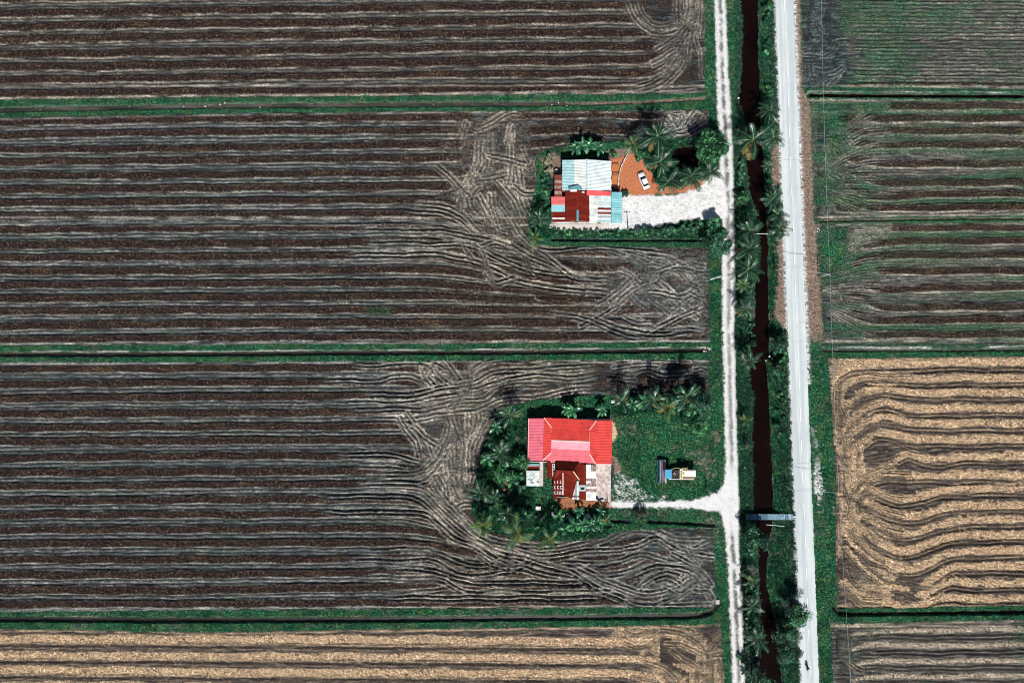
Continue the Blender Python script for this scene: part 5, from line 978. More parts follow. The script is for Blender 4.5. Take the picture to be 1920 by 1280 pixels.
def rider():
    root = empty('person', MC.location.copy()); root.rotation_euler = MC.rotation_euler
    tag(root, 'rider in dark clothes and a white helmet sitting on the motorcycle', 'person')
    J = [((-0.2, 0, 0.90), .15), ((-0.16, 0, 1.08), .15), ((-0.08, 0, 1.28), .16), ((-0.03, 0, 1.42), .09), ((0.0, 0, 1.50), .055), ((0.03, 0, 1.60), .085),
         ((-0.05, .19, 1.37), .065), ((0.10, .30, 1.16), .05), ((0.34, .30, 1.03), .04), ((0.43, .30, 1.01), .035), ((-0.05, -.19, 1.37), .065), ((0.10, -.30, 1.16), .05), ((0.34, -.30, 1.03), .04), ((0.43, -.30, 1.01), .035),
         ((-0.16, .12, 0.88), .10), ((0.24, .20, 0.80), .075), ((0.12, .19, 0.42), .055), ((0.15, .19, 0.32), .045), ((0.27, .20, 0.30), .04), ((-0.16, -.12, 0.88), .10), ((0.24, -.20, 0.80), .075), ((0.12, -.19, 0.42), .055), ((0.15, -.19, 0.32), .045), ((0.27, -.20, 0.30), .04)]
    E = [(0, 1), (1, 2), (2, 3), (3, 4), (4, 5), (2, 6), (6, 7), (7, 8), (8, 9), (2, 10), (10, 11), (11, 12), (12, 13), (0, 14), (14, 15), (15, 16), (16, 17), (17, 18), (0, 19), (19, 20), (20, 21), (21, 22), (22, 23)]
    for s_, b0 in ((1, 9), (-1, 13)):           # five fingers closed round each grip
        x, y, z = J[b0][0]
        for k, (dy, L) in enumerate(((-.03, .05), (-.01, .055), (.01, .053), (.03, .045))):
            i = len(J); J += [((x+.03, y+dy, z+.01), .010), ((x+.03+L*.6, y+dy, z), .0095), ((x+.02+L*.6, y+dy, z-.04), .008)]; E += [(b0, i), (i, i+1), (i+1, i+2)]
        i = len(J); J += [((x+.01, y-s_*.04, z-.01), .011), ((x+.05, y-s_*.045, z-.035), .009)]; E += [(b0, i), (i, i+1)]
    me = bpy.data.meshes.new('person_body'); me.from_pydata([j[0] for j in J], E, []); me.materials.append(plain('dark_clothes', (0.02, 0.022, 0.03), 0.9, 0.2)); me.materials.append(plain('skin', (0.35, 0.20, 0.13), 0.6, 0.08))
    b = link('body', me, root); sk = b.modifiers.new('skin', 'SKIN'); sk.use_smooth_shade = True
    if not me.skin_vertices: me.attributes.new  # layer is added with the modifier
    for k, v in enumerate(me.skin_vertices[0].data): v.radius = (J[k][1], J[k][1]); v.use_root = (k == 0)
    ss_ = b.modifiers.new('subsurf', 'SUBSURF'); ss_.levels = 1; ss_.render_levels = 1
    mb = MB(); mb.lathe([(0.10, 1.53), (0.135, 1.57), (0.145, 1.65), (0.12, 1.73), (0.06, 1.77), (0.01, 1.78)], (0.02, 0, 0), 16); mb.build('helmet', M_WHITE, root, smooth=True); mb = MB(); mb.box((0.135, 0, 1.62), (0.04, 0.17, 0.08)); mb.build('visor', M_GLASS, root, bevel=0.01)
try: rider()
except Exception as ex: print('rider failed', ex)

# ------------------------------------------------------------------ footbridge, poles, wires, walls, small things
BR = empty('footbridge', P(1440, 968)); BR.location.z = 0.0; tag(BR, 'blue grey plank footbridge across the canal', 'footbridge'); b0 = BR.location.copy()
M_PLK = [plain('plank_a', (0.16, 0.29, 0.38), 0.7, 0.3, 3), plain('plank_b', (0.36, 0.50, 0.58), 0.7, 0.25, 3), plain('plank_c', (0.07, 0.15, 0.21), 0.7, 0.3, 3)]
xa, xb = P(1398, 968).x-b0.x, P(1486, 968).x-b0.x; rr = random.Random(2); npl = 44
for i in range(npl):
    m = M_PLK[rr.choice((0, 0, 1, 2)) if i > 18 else rr.choice((0, 2, 2))]; mb = MB(); mb.box((xa+(xb-xa)*(i+0.5)/npl, rr.uniform(-0.03, 0.03), 0.37+rr.uniform(-0.01, 0.015)), ((xb-xa)/npl-0.025, 1.35+rr.uniform(-0.06, 0.06), 0.05)); mb.build('plank', m, BR)
for y in (-0.5, 0.5): mb = MB(); mb.box(((xa+xb)/2, y, 0.26), (xb-xa, 0.14, 0.16)); mb.build('beam', M_WOOD, BR)
for x in (0.25, 0.72):
    for y in (-0.5, 0.5): mb = MB(); mb.tube([(xa+(xb-xa)*x, y, -2.0), (xa+(xb-xa)*x, y, 0.2)], 0.09, 8); mb.build('pile', M_WOOD, BR)
mb = MB(); mb.box((xb+0.5, 0, 0.28), (1.0, 0.35, 0.06), M=Matrix.Rotation(0.15, 3, 'Y')); mb.build('end_board', M_FRAME, BR)

def pole(bx, by, h, label, arm=True, lean=(0, 0), m=M_POLE, rad=0.13):
    r = empty('utility_pole', P(bx, by)); r.location.z = 0; tag(r, label, 'utility pole')
    mb = MB(); mb.tube([(0, 0, -0.3), (lean[0]*0.5, lean[1]*0.5, h*0.5), (lean[0], lean[1], h)], [rad, rad*0.85, rad*0.7], 10); mb.build('shaft', m, r, smooth=True)
    if arm:
        mb = MB(); mb.box((lean[0], lean[1], h-0.35), (1.3, 0.09, 0.09)); a = mb.build('crossarm', M_STEEL, r)
        for x in (-0.55, 0.55): mb = MB(); mb.lathe([(0.05, 0), (0.06, 0.06), (0.03, 0.10), (0.05, 0.14)], (lean[0]+x, lean[1], h-0.3), 8); mb.build('insulator', M_FRAME, a)
    return r.location+Vector((lean[0], lean[1], h))
t1 = pole(1452, 507, 6.0, 'pale utility pole on the canal bank beside the brown verge strip', False); t2 = pole(1471, 910, 6.0, 'pale utility pole on the canal bank north of the footbridge', False); t3 = pole(1177, 430, 5.0, 'thin utility pole at the corner of the cyan lean-to roof'); t4 = pole(1323, 915, 5.2, 'thin utility pole on the grass behind the harvester')
t5 = pole(1534, 519, 6.0, 'utility pole at the edge of the banded field, right of the road', False); t6 = pole(1570, 1226, 6.0, 'utility pole at the bottom right, in the grey brown field', False); t7 = pole(1517, -180, 6.0, 'utility pole beyond the top edge of the picture', False); t8 = pole(1600, 1800, 6.0, 'utility pole far beyond the bottom edge', False)
pole(1139, 941, 3.6, 'short thin post at the corner of the stained concrete patio', False, rad=0.07, m=M_WOOD)
def wire(a, b, sag, label, r_=0.035):
    n = 28; mb = MB(); mb.tube([a.lerp(b, i/n)-Vector((0, 0, sag*4*(i/n)*(1-i/n))) for i in range(n+1)], r_, 5); tag(mb.build('power_cable', M_WIRE), label, 'cable')
wire(t7, t5, 1.1, 'overhead cable beside the road, upper stretch', 0.017); wire(t5, t6, 1.1, 'overhead cable beside the road, over the golden field', 0.017); wire(t6, t8, 1.1, 'overhead cable beside the road, over the lower edge', 0.035)
wire(t1, t5, 0.4, 'cable across the road to the banded field pole'); wire(t2, t5.lerp(t6, 0.56)-Vector((0, 0, 1.05)), 0.3, 'cable across the road north of the footbridge'); 
def rod(x0, y0, h0, x1, y1, h1_, r_, name, label, cat, m=M_FRAME):
    mb = MB(); mb.tube([P(x0, y0, h0), P((x0+x1)/2, (y0+y1)/2, (h0+h1_)/2-0.05), P(x1, y1, h1_)], r_, 6); tag(mb.build(name, m), label, cat)
rod(1436, 983, 0.1, 1471, 986, 0.25, 0.07, 'pipe', 'thin pale pipe across the canal just below the footbridge', 'pipe'); rod(1414, 438.5, 0.4, 1440, 438, 0.3, 0.06, 'pipe', 'thin pale pipe across the canal between the palms', 'pipe')
rod(1331, 524, 0.05, 1352, 518, 0.12, 0.22, 'culvert_pipe', 'pale culvert pipe poking out of the verge beside the track', 'pipe', M_CONC); 
mb = MB(); mb.lathe([(0.42, -0.5), (0.5, -0.5), (0.5, 0.5), (0.42, 0.5), (0.40, 0.3)], P(1345, 1127)+Vector((0, 0, 0.0)), 14, axis='Y'); tag(mb.build('culvert_pipe', M_CONC), 'concrete culvert ring at the end of the lower ditch', 'pipe')

# low wall beside the orange yard and the pen next to it
wp = [(1180, 283, 0.6), (1172, 298, 0.6), (1165, 312, 0.6), (1161, 326, 0.6), (1159.5, 340, 0.6), (1158.8, 354, 0.6)]; W_ = empty('low_wall', P(1165, 318)); W_.location.z = 0; tag(W_, 'low whitewashed wall curving round the orange yard', 'wall'); o_ = W_.location
pp = [Vector(P(*q)) for q in wp]; pp = [a.lerp(b, k/6) for a, b in zip(pp[:-1], pp[1:]) for k in range(6)]; rr = random.Random(8)
for a, b in zip(pp[:-1], pp[1:]):
    d = b-a; mb = MB(); mb.box(((a+b)/2-o_)*Vector((1, 1, 0))+Vector((0, 0, 0.28)), (d.length-0.02, 0.22, 0.62+rr.uniform(-0.06, 0.06)), rz=math.atan2(d.y, d.x)); mb.build('block', rr.choice((M_CONC, M_FRAME, I_GREY)), W_)
PN = empty('animal_pen', P(1153, 330)); PN.location.z = 0; tag(PN, 'orange floored pen with wooden rails against the blue roofed house', 'pen'); o_ = PN.location.copy()
for y0, y1, m in ((309, 326, 0), (328, 350, 0)):
    a, b = P(1147.5, y1)-o_, P(1159, y0)-o_; mb = MB(); mb.box(((a.x+b.x)/2, (a.y+b.y)/2, 0.06), (b.x-a.x, b.y-a.y, 0.1)); mb.build('floor', plain('pen_earth', (0.50, 0.17, 0.05), 0.9, 0.15, 1.5), PN)
    for q in (a.y, b.y): mb = MB(); mb.box(((a.x+b.x)/2, q, 0.55), (b.x-a.x, 0.08, 0.1)); mb.build('rail', M_WOOD, PN)
    for q in (a.x+0.1, b.x): mb = MB(); mb.box((q, b.y, 0.4), (0.1, 0.1, 0.9)); mb.build('post', M_WOOD, PN)

M_STONE = plain('pale_stone', (0.78, 0.78, 0.76), 0.8, 0.12, 3)
def rock(me_name, sd):
    r = random.Random(sd); mb = MB(); n = 8
    for i, (z, q) in enumerate(((0, .85), (.35, 1), (.7, .75), (.9, .3))):
        for k in range(n): a = 2*math.pi*k/n; f = q*r.uniform(.8, 1.15); mb.v.append((f*math.cos(a), f*math.sin(a)*.8, z*.7))
    for i in range(3):
        for k in range(n): mb.f.append((i*n+k, i*n+(k+1) % n, (i+1)*n+(k+1) % n, (i+1)*n+k)); mb.mi.append(0)
    mb.f.append(tuple(3*n+k for k in range(n))); mb.mi.append(0); return mb.mesh(me_name, M_STONE)
ROCKS = [rock('stone', k) for k in range(3)]; rr = random.Random(21)
def stones(spots, label, group):
    for x, y, s_ in spots:
        o = link('stone', ROCKS[rr.randrange(3)], None, P(x, y)+Vector((0, 0, -0.1)), (0, 0, rr.random()*6), s_*0.75); tag(o, label, 'stone', group)
stones([(1394+rr.uniform(-6, 8), 882+rr.uniform(-6, 6), rr.uniform(.2, .45)) for _ in range(8)], 'white stone in the small cluster on the left canal bank', 'white stones on the canal bank')
stones([(x+rr.uniform(-5, 5), y+rr.uniform(-3, 3), rr.uniform(.15, .32)) for x, y in ((275, 195), (245, 198), (380, 197), (410, 196), (425, 193), (490, 199), (345, 201), (1036, 193), (1052, 195), (1058, 198), (812, 195))], 'pale stone lying in the grassy ditch along the upper dyke', 'stones in the upper ditch')
stones([(1325+rr.uniform(-6, 6), 655+rr.uniform(-5, 5), rr.uniform(.18, .36)) for _ in range(9)], 'pale stone at the end of the middle ditch beside the track', 'stones at the middle ditch end')
stones([(1533+rr.uniform(-4, 5), 430+rr.uniform(-4, 5), rr.uniform(.18, .34)) for _ in range(7)], 'pale stone at the bend of the ditch right of the road', 'stones at the ditch bend')
stones([(1443, 668, .35), (1448, 672, .3), (1436, 676, .25)], 'white stone on the right canal bank below the bushes', 'stones on the right canal bank'); stones([(1383.5, 244, .5), (1385, 184, .35)], 'white stone beside the upper canal on its left bank', 'stones on the upper left bank')
# stack of pale blocks and odds and ends by the red house
BP = empty('block_pile', P(1063, 973)); BP.location.z = 0; tag(BP, 'pile of white blocks among the banana plants south of the red house', 'block pile'); rr = random.Random(3)
for k in range(34):
    mb = MB(); mb.box((rr.uniform(-1.0, 1.0), rr.uniform(-1.15, 1.15), 0.18+0.2*(k % 2)), (0.4, 0.2, 0.2), rz=rr.choice((0, 1.57))+rr.uniform(-.3, .3)); mb.build('block', M_STONE, BP)
def crate(x, y, sx, sy, h, label, name='water_tank', cat='tank', m=M_FRAME, rz=0.0):
    r = empty(name, P(x, y), rz); r.location.z = 0; tag(r, label, cat); mb = MB(); mb.box((0, 0, h/2), (sx, sy, h)); mb.build('body', m, r, bevel=0.05); mb = MB(); mb.box((0, 0, h+0.03), (sx*0.92, sy*0.92, 0.06)); mb.build('lid', m, r, bevel=0.02)
crate(1009, 951, 1.2, 0.85, 0.7, 'white box with a lid on the grass south-west of the red house', 'storage_box', 'box', rz=-0.1); crate(1036, 962, 0.6, 0.9, 0.5, 'small pale box under the bananas left of the block pile', 'storage_box', 'box', rz=0.3); crate(1102, 966, 1.1, 1.1, 0.5, 'pale tub among the bananas right of the block pile', 'storage_box', 'box', rz=0.5)
crate(1042, 321, 0.9, 0.6, 0.8, 'grey barrel box beside the rusty lean-to roof', 'storage_box', 'box', I_GREY, 0.6)
crate(1149, 752, 0.9, 0.7, 0.6, 'pale box in the shade at the corner of the red house', 'storage_box', 'box', rz=0.2)

# ------------------------------------------------------------------ plants
def leafmat(name, c, var=0.5, rough=0.42, spec=0.5, tr=0.12):
    t = NT(name); n = t.noise(0.9, 2, 0.6); oi = t.node('ShaderNodeObjectInfo')
    col = t.ramp(n, [(0.3, tuple(x*(1-var) for x in c)), (0.7, tuple(x*(1+var) for x in c))]); hv_ = t.node('ShaderNodeHueSaturation'); t.L(col, hv_.inputs['Color'])
    t.L(t.math('ADD', t.math('MULTIPLY', oi.outputs['Random'], 0.7), 0.65), hv_.inputs['Value']); t.L(t.math('ADD', t.math('MULTIPLY', oi.outputs['Random'], -0.05), 0.515), hv_.inputs['Hue']); t.L(hv_.outputs[0], t.b.inputs['Base Color'])
    t.b.inputs['Roughness'].default_value = rough; t.b.inputs['Specular IOR Level'].default_value = spec
    tl_ = t.node('ShaderNodeBsdfTranslucent'); t.L(hv_.outputs[0], tl_.inputs[0]); mx = t.node('ShaderNodeMixShader'); mx.inputs[0].default_value = tr
    t.L(t.b.outputs[0], mx.inputs[1]); t.L(tl_.outputs[0], mx.inputs[2]); t.L(mx.outputs[0], t.out.inputs[0]); return t.m
F_PALM = leafmat('palm_leaflet', (0.008, 0.060, 0.033), 0.55, 0.38, 0.6); F_RIB = leafmat('palm_rib', (0.20, 0.36, 0.19), 0.3, 0.3, 0.7); F_YEL = leafmat('palm_leaflet_yellow', (0.30, 0.26, 0.07), 0.3); F_LIGHT = leafmat('palm_leaflet_light', (0.035, 0.14, 0.055), 0.5)
F_BAN = leafmat('banana_leaf', (0.03, 0.17, 0.085), 0.35, 0.3); F_BANR = leafmat('banana_rib', (0.22, 0.38, 0.20), 0.2, 0.3); F_TREE = leafmat('tree_leaf', (0.005, 0.050, 0.026), 0.6, 0.42, 0.35); F_TREE2 = leafmat('tree_leaf_highlight', (0.10, 0.34, 0.17), 0.6, 0.35, 0.5); F_SHRUB = leafmat('shrub_leaf', (0.006, 0.055, 0.028), 0.5); F_FLOW = leafmat('pale_blossom', (0.55, 0.40, 0.30), 0.3, 0.7, 0.2)
F_BRONZE = leafmat('bronze_leaf', (0.06, 0.04, 0.03), 0.5, 0.5)
def frond_mesh(name, sd, leaf, rib, droop=0.45, n=18, wid=0.27):
    r = random.Random(sd); mb = MB(); tw = r.uniform(-0.15, 0.15)
    pt = lambda t: Vector((t*(1-0.10*droop*t), tw*t*t, 0.16*math.sin(t*math.pi*0.6)-droop*t*t*0.75))
    N_ = 9
    for i in range(N_+1):
        p = pt(i/N_); w = 0.020*(1-0.7*i/N_); mb.v += [tuple(p+Vector((0, w, 0.004))), tuple(p-Vector((0, w, -0.004)))]
    for i in range(N_): mb.f.append((2*i, 2*i+1, 2*i+3, 2*i+2)); mb.mi.append(1)
    for i in range(n):
        t_ = 0.12+0.88*(i+r.uniform(-.2, .2))/n; t_ = min(t_, 1.0); p = pt(t_); d = (pt(min(1, t_+.03))-pt(t_-.03)).normalized(); L = wid*(math.sin(math.pi*(0.15+0.80*t_))**0.6)*r.uniform(.85, 1.1)
        for s_ in (-1, 1):
            if r.random() < 0.05: continue
            dr = (Vector((0, s_, 0))*0.86+d*0.55+Vector((0, 0, -0.28+r.uniform(-.15, .15)))).normalized(); e = p+dr*L; h = d*0.019; mdl = p+dr*L*0.5+Vector((0, 0, 0.015)); mb.add([p-h*0.6, p+h*0.6, mdl+h, e, mdl-h], [(0, 1, 2, 4), (4, 2, 3)], 0)
    return mb.mesh(name, [leaf, rib])
FR = [frond_mesh('frond', k, F_PALM, F_RIB, dr_) for k, dr_ in enumerate((0.25, 0.4, 0.55, 0.7))]; FRY = [frond_mesh('frond_dry', 9, F_YEL, F_YEL, 0.7)]; FRL = [frond_mesh('frond_light', 20+k, F_LIGHT, F_YEL, dr_) for k, dr_ in enumerate((0.3, 0.5, 0.65))]
TRK = {}
def palm(cx, cy, h, rad, label, nf=22, dry=2, light=False, sd=0, name='coconut_palm', cat='palm tree', tilt_=None):
    r = random.Random(sd*31+int(cx)); top = P(cx, cy, h); lean = tilt_ or (r.uniform(-0.5, 0.5), r.uniform(-0.5, 0.5)); root = empty(name, (top.x-lean[0], top.y-lean[1], 0)); tag(root, label, cat)
    mb = MB(); n = 8; mb.tube([(lean[0]*(i/n)**1.6, lean[1]*(i/n)**1.6, -0.2+(h+0.2)*i/n) for i in range(n+1)], [0.20-0.07*i/n+(0.08 if i == 0 else 0) for i in range(n+1)], 8); mb.build('trunk', M_PBARK, root, smooth=True)
    a = r.random()*6
    for k in range(nf):
        a += 2.39996+r.uniform(-.5, .5); u = k/(nf-1); el = 0.85-1.25*u+r.uniform(-.25, .25)
        lib = FRL if light else FR; me = lib[min(len(lib)-1, int(u*len(lib)))]
        if k >= nf-dry: me = FRY[0]; el = -0.45
        s_ = rad*1.08*r.uniform(0.68, 1.18)*(0.75 if u < 0.2 else 1.0)
        link('frond', me, root, (lean[0], lean[1], h), (r.uniform(-.5, .5), -el, a), s_)
    if r.random() < 0.6 and not light:
        for k in range(4): mb = MB(); q = r.random()*6; mb.lathe([(0.02, -0.13), (0.11, -0.05), (0.12, 0.04), (0.03, 0.14)], (lean[0]+0.25*math.cos(q), lean[1]+0.25*math.sin(q), h-0.25), 8); mb.build('coconut', F_LIGHT, root, smooth=True)
PALMS = [(1187, 270, 5.0, 2.5, 'pale yellow green palm between the field edge and the orange yard', dict(light=True, nf=14, dry=2)), (1232, 256, 8.0, 4.2, 'tall dark coconut palm at the top of the grove by the parked car', {}), (1238, 303, 7.0, 3.7, 'coconut palm just right of the parked white car', {}), (1253, 341, 5.5, 3.4, 'coconut palm at the lower edge of the grove, over the orange strip', {}), (1296, 331, 5.5, 3.4, 'coconut palm directly below the dark pond', {}), (1331, 322, 5.5, 3.2, 'coconut palm between the pond and the gravel track', {}),
 (1003, 446, 4.0, 2.6, 'small palm at the lower left corner of the blue roofed homestead', dict(light=True, nf=12)), (1412, 262, 6.0, 4.3, 'large palm with drooping yellow fronds over the upper canal', dict(dry=5, nf=20)), (1450, 258, 4.5, 2.7, 'palm on the right canal bank, lower of the pair beside the upper road', {}), (1443, 208, 4.5, 2.9, 'palm on the right canal bank, upper of the pair beside the upper road', dict(light=False)), (1441, 311, 2.5, 1.6, 'small palm on the right canal bank by the brown verge', dict(dry=0)),
 (1448, 374, 4.0, 2.6, 'uppermost of three dark palms crowding the road edge by the canal', dict(dry=0)), (1458, 402, 4.0, 2.6, 'middle of three dark palms crowding the road edge by the canal', dict(dry=0)), (1462, 428, 4.0, 2.7, 'lowest of three dark palms crowding the road edge by the canal', dict(dry=0)), (1406, 432, 5.0, 3.0, 'palm above the thin pipe on the left canal bank', {}), (1404, 466, 5.0, 3.3, 'palm below the thin pipe on the left canal bank', dict(dry=3)), (1403, 505, 4.5, 3.0, 'palm with pale tips opposite the brown verge, above the two small ones', dict(dry=2)),
 (1394, 533, 3.0, 2.0, 'small palm on the left bank opposite the brown verge', dict(light=True)), (1396, 580, 4.0, 2.5, 'palm with hanging dry fronds alone on the left bank', dict(dry=3)), (1405, 675, 4.5, 2.8, 'palm leaning over the water beside the middle bushes', dict(dry=2)), (1398, 786, 2.6, 1.7, 'small yellowish palm on the left canal bank', dict(light=True, nf=11)), (1400, 838, 2.4, 1.4, 'smallest palm on the left canal bank, above the white stones', dict(nf=10)), (1410, 1088, 3.5, 2.0, 'pale palm below the round tree on the left bank', dict(light=True, nf=13, dry=2)), (1410, 1135, 4.5, 2.6, 'palm in the lower left bank thicket, upper one', {}), (1420, 1195, 5.0, 3.2, 'palm in the lower left bank thicket, lower one over the water', dict(dry=2)),
 (957, 777, 5.0, 3.1, 'bright palm at the upper left corner of the red house lot', dict(nf=15)), (938, 848, 4.5, 3.3, 'dark palm in the thicket left of the red house', dict(dry=0)), (902, 924, 4.5, 2.9, 'palm at the far left tip of the red house lot', {}), (926, 932, 3.5, 2.2, 'small palm just right of the far left palm', dict(dry=0)), (951, 962, 4.5, 2.4, 'palm in the deep shade of the lower left thicket', dict(dry=0)), (905, 984, 5.0, 3.1, 'pale palm at the lower left corner of the red house lot', dict(light=True)), (972, 998, 7.0, 4.0, 'tall palm with long bright fronds on the lower rim of the lot', dict(light=True, nf=18)), (1031, 1011, 6.0, 3.0, 'palm on the lower rim of the lot, right of the tall one', dict(light=True, nf=14)),
 (1136, 974, 2.6, 1.7, 'small palm between the bananas and the round bronze shrub', dict(light=True, nf=10)), (1166, 750, 5.0, 3.0, 'palm at the upper edge of the green lot, nearest the red roof', dict(nf=13)), (1226, 749, 6.0, 3.4, 'palm in the middle of the upper tree row of the green lot', dict(nf=15)), (1250, 762, 6.0, 3.4, 'palm right of the middle one in the upper tree row', dict(nf=15, light=True)), (1288, 742, 7.0, 3.4, 'dark palm at the right end of the upper tree row', {}), (1012, 410, 4.5, 2.4, 'dark palm beside the red and cyan lean-to roofs', dict(dry=0))]
for k, (x, y, h, rad, lb, kw) in enumerate(PALMS): palm(x, y, h, rad, lb, sd=k, **kw)

def ban_leaf(name, sd):
    r = random.Random(sd); mb = MB(); N_ = 8; pt = lambda t: Vector((t*(0.95-0.2*t), 0.05*math.sin(sd)*t, 0.55*t-0.75*t*t))
    for i in range(N_+1):
        t_ = i/N_; p = pt(t_); w = 0.0 if t_ < 0.10 else 0.155*(math.sin(math.pi*min(1, (t_-0.06)/0.97))**0.5)*r.uniform(.85, 1.08)
        mb.v += [tuple(p+Vector((0, w, 0.05+w*0.25))), tuple(p+Vector((0, 0.012, 0.035))), tuple(p+Vector((0, -0.012, 0.035))), tuple(p+Vector((0, -w, 0.05+w*0.25)))]
    for i in range(N_):
        for k in range(3): mb.f.append((4*i+k, 4*i+k+1, 4*i+k+5, 4*i+k+4)); mb.mi.append(1 if k == 1 else 0)
    return mb.mesh(name, [F_BAN, F_BANR])
BL = [ban_leaf('banana_leaf', k) for k in range(4)]
def banana(x, y, h, L, label, n=8, sd=0):
    r = random.Random(sd*17+int(x)); p = P(x, y, h*0.6); root = empty('banana_plant', (p.x, p.y, 0)); tag(root, label, 'banana plant', 'banana plants round the homesteads'); mb = MB(); mb.tube([(0, 0, -0.1), (0.03, 0, h*0.4), (0, 0.04, h*0.7)], [0.16, 0.13, 0.06], 8); mb.build('stem', F_BANR, root, smooth=True); a = r.random()*6
    for k in range(n): a += 2.4+r.uniform(-.4, .4); link('leaf', BL[k % 4], root, (0, 0, h*0.66), (0, -r.uniform(-.05, .75), a), L*r.uniform(.75, 1.15))
BAN = [(1078, 278, 3.4, 2.6, 'at the left behind the blue roof'), (1092, 274, 3.6, 2.8, 'second behind the blue roof'), (1105, 276, 3.6, 2.8, 'third behind the blue roof, palest leaves'), (1122, 279, 3.4, 2.5, 'at the right behind the blue roof'), (1062, 766, 3.6, 2.6, 'left of the pair behind the red roof'), (1074, 768, 3.8, 2.8, 'right of the pair behind the red roof'), (1128, 769, 3.4, 2.2, 'alone in the shade behind the red roof, right end'), (1185, 756, 3.2, 2.2, 'left end of the upper tree row on the green lot'), (1206, 752, 3.4, 2.6, 'under the upper palm row of the green lot'), (1240, 745, 3.2, 2.4, 'between the two middle palms of the upper row'), (1268, 757, 3.4, 2.6, 'right of the middle palms in the upper row'),
       (1076, 983, 3.0, 2.4, 'just below the pile of white blocks'), (1092, 982, 3.2, 2.6, 'below and right of the white blocks'), (1106, 984, 3.0, 2.6, 'in the middle of the banana clump below the patio'), (1119, 978, 3.2, 2.5, 'at the right end of the clump below the patio'), (1060, 990, 2.8, 2.2, 'at the left end of the clump below the patio'), (1048, 965, 3.0, 2.2, 'left of the white block pile'), (1085, 958, 3.4, 2.2, 'against the orange strip below the annex'), (1125, 957, 3.0, 1.8, 'beside the drive at the patio corner'), (985, 965, 3.0, 2.3, 'in the dark thicket near the white box'), (930, 800, 3.2, 2.5, 'below the bright corner palm left of the red house'), (915, 860, 3.0, 2.4, 'at the field edge of the left thicket'), (960, 900, 3.2, 2.4, 'near the dead brown fronds left of the red house'), (1455, 690, 2.6, 1.8, 'below the bushes on the right canal bank'), (1402, 412, 2.8, 2.0, 'in the left bank thicket above the pipe'), (1404, 1158, 2.6, 2.0, 'between the palms of the lower left bank')]
for k, (x, y, h, L, lb) in enumerate(BAN): banana(x, y, h, L, 'banana plant with broad leaves, '+lb, sd=k)

def crown_mesh(name, sd, rx, rz, n, leaf=0.34, lobes=16, mats=None, squash=0.55):
    r = random.Random(sd); mb = MB(); C_ = []
    for k in range(lobes):
        a = r.random()*6.283; q = math.sqrt(r.random())*0.72; C_.append((q*rx*math.cos(a), q*rx*math.sin(a), rz*(0.2+0.75*(1-q*q))*r.uniform(0.55, 1.1), rx*r.uniform(0.16, 0.40), r.random()))
    for k in range(n):
        cx, cy, cz, cr_, lb_ = C_[r.randrange(lobes)]; d = Vector((r.gauss(0, 1), r.gauss(0, 1), r.gauss(0.25, 0.9))).normalized(); q = cr_*(r.random()**0.33)*(1.25 if r.random() < 0.08 else 1); p = Vector((cx, cy, cz))+Vector((d.x*q, d.y*q, d.z*q*squash*1.4))
        nrm = (d*0.6+Vector((r.uniform(-.5, .5), r.uniform(-.5, .5), 0.75))).normalized(); u = nrm.orthogonal().normalized(); u = Matrix.Rotation(r.random()*6.283, 3, nrm) @ u; v = nrm.cross(u); L = leaf*r.uniform(.6, 1.35); w = L*0.36
        mb.add([p-u*L*.5, p+v*w*.5+nrm*L*.06, p+u*L*.5-nrm*L*.08, p-v*w*.5+nrm*L*.06], [(0, 1, 2, 3)], 1 if r.random() < (0.08 if lb_ < 0.5 else 0.5)*(1.3 if d.z > 0.2 else 0.4) else 0)  # brighter leaves on the lobe tops paint highlights into the crown
    return mb.mesh(name, mats or [F_TREE, F_TREE2])
def tree(cx, cy, h, rx, label, sd, n=2600, leaf=0.55, lobes=18, name='broadleaf_tree', mats=None):
    r = random.Random(sd); p = P(cx, cy, h*0.75); root = empty(name, (p.x, p.y, 0)); tag(root, label, 'tree'); mb = MB(); mb.tube([(0, 0, -0.2), (0.06, 0.02, h*0.25), (0, 0.1, h*0.5)], [0.24, 0.17, 0.13], 8)
    for k in range(7): a = k*0.9+r.random(); q = rx*r.uniform(.45, .75); mb.tube([(0, 0.06, h*r.uniform(.3, .48)), (q*.5*math.cos(a), q*.5*math.sin(a), h*.6), (q*math.cos(a), q*math.sin(a), h*r.uniform(.68, .85))], [0.10, 0.06, 0.025], 6)
    mb.build('trunk', M_BARK, root, smooth=True); link('crown', crown_mesh('crown', sd, rx, h*0.55, n, leaf, lobes, mats), root, (0, 0, h*0.42))
tree(1332, 278, 7.0, 4.9, 'dense broadleaf tree between the pond and the gravel track', 1, 3800); tree(1346, 455, 5.5, 3.6, 'round leafy tree at the lower right corner of the white yard', 2, 2800); tree(1336, 424, 4.0, 2.4, 'smaller leafy tree overhanging the lower right of the white yard', 3, 1600); tree(1418, 1015, 5.5, 3.6, 'round bright leaved tree on the left bank below the footbridge', 4, 1900, 0.62, mats=[F_TREE, F_TREE2]); tree(1500, 1153, 6.5, 3.2, 'dark tree overhanging the road edge, upper of two', 5, 2200, 0.45); tree(1482, 1213, 7.0, 4.3, 'large tree beside the road, lower of two, above the motorcycle', 6, 3400, 0.45); tree(1304, 802, 5.0, 3.4, 'round glossy leaved tree on the right of the green lot', 7, 2800, 0.45); tree(1296, 768, 6.0, 2.6, 'dark tree behind the round glossy tree on the green lot', 8, 1600)
tree(1272, 738, 7.0, 2.5, 'tall dark tree behind the tree row above the harvester, left one', 16, 1700); tree(1314, 756, 6.5, 2.8, 'tall dark tree behind the tree row above the harvester, right one', 17, 1900)
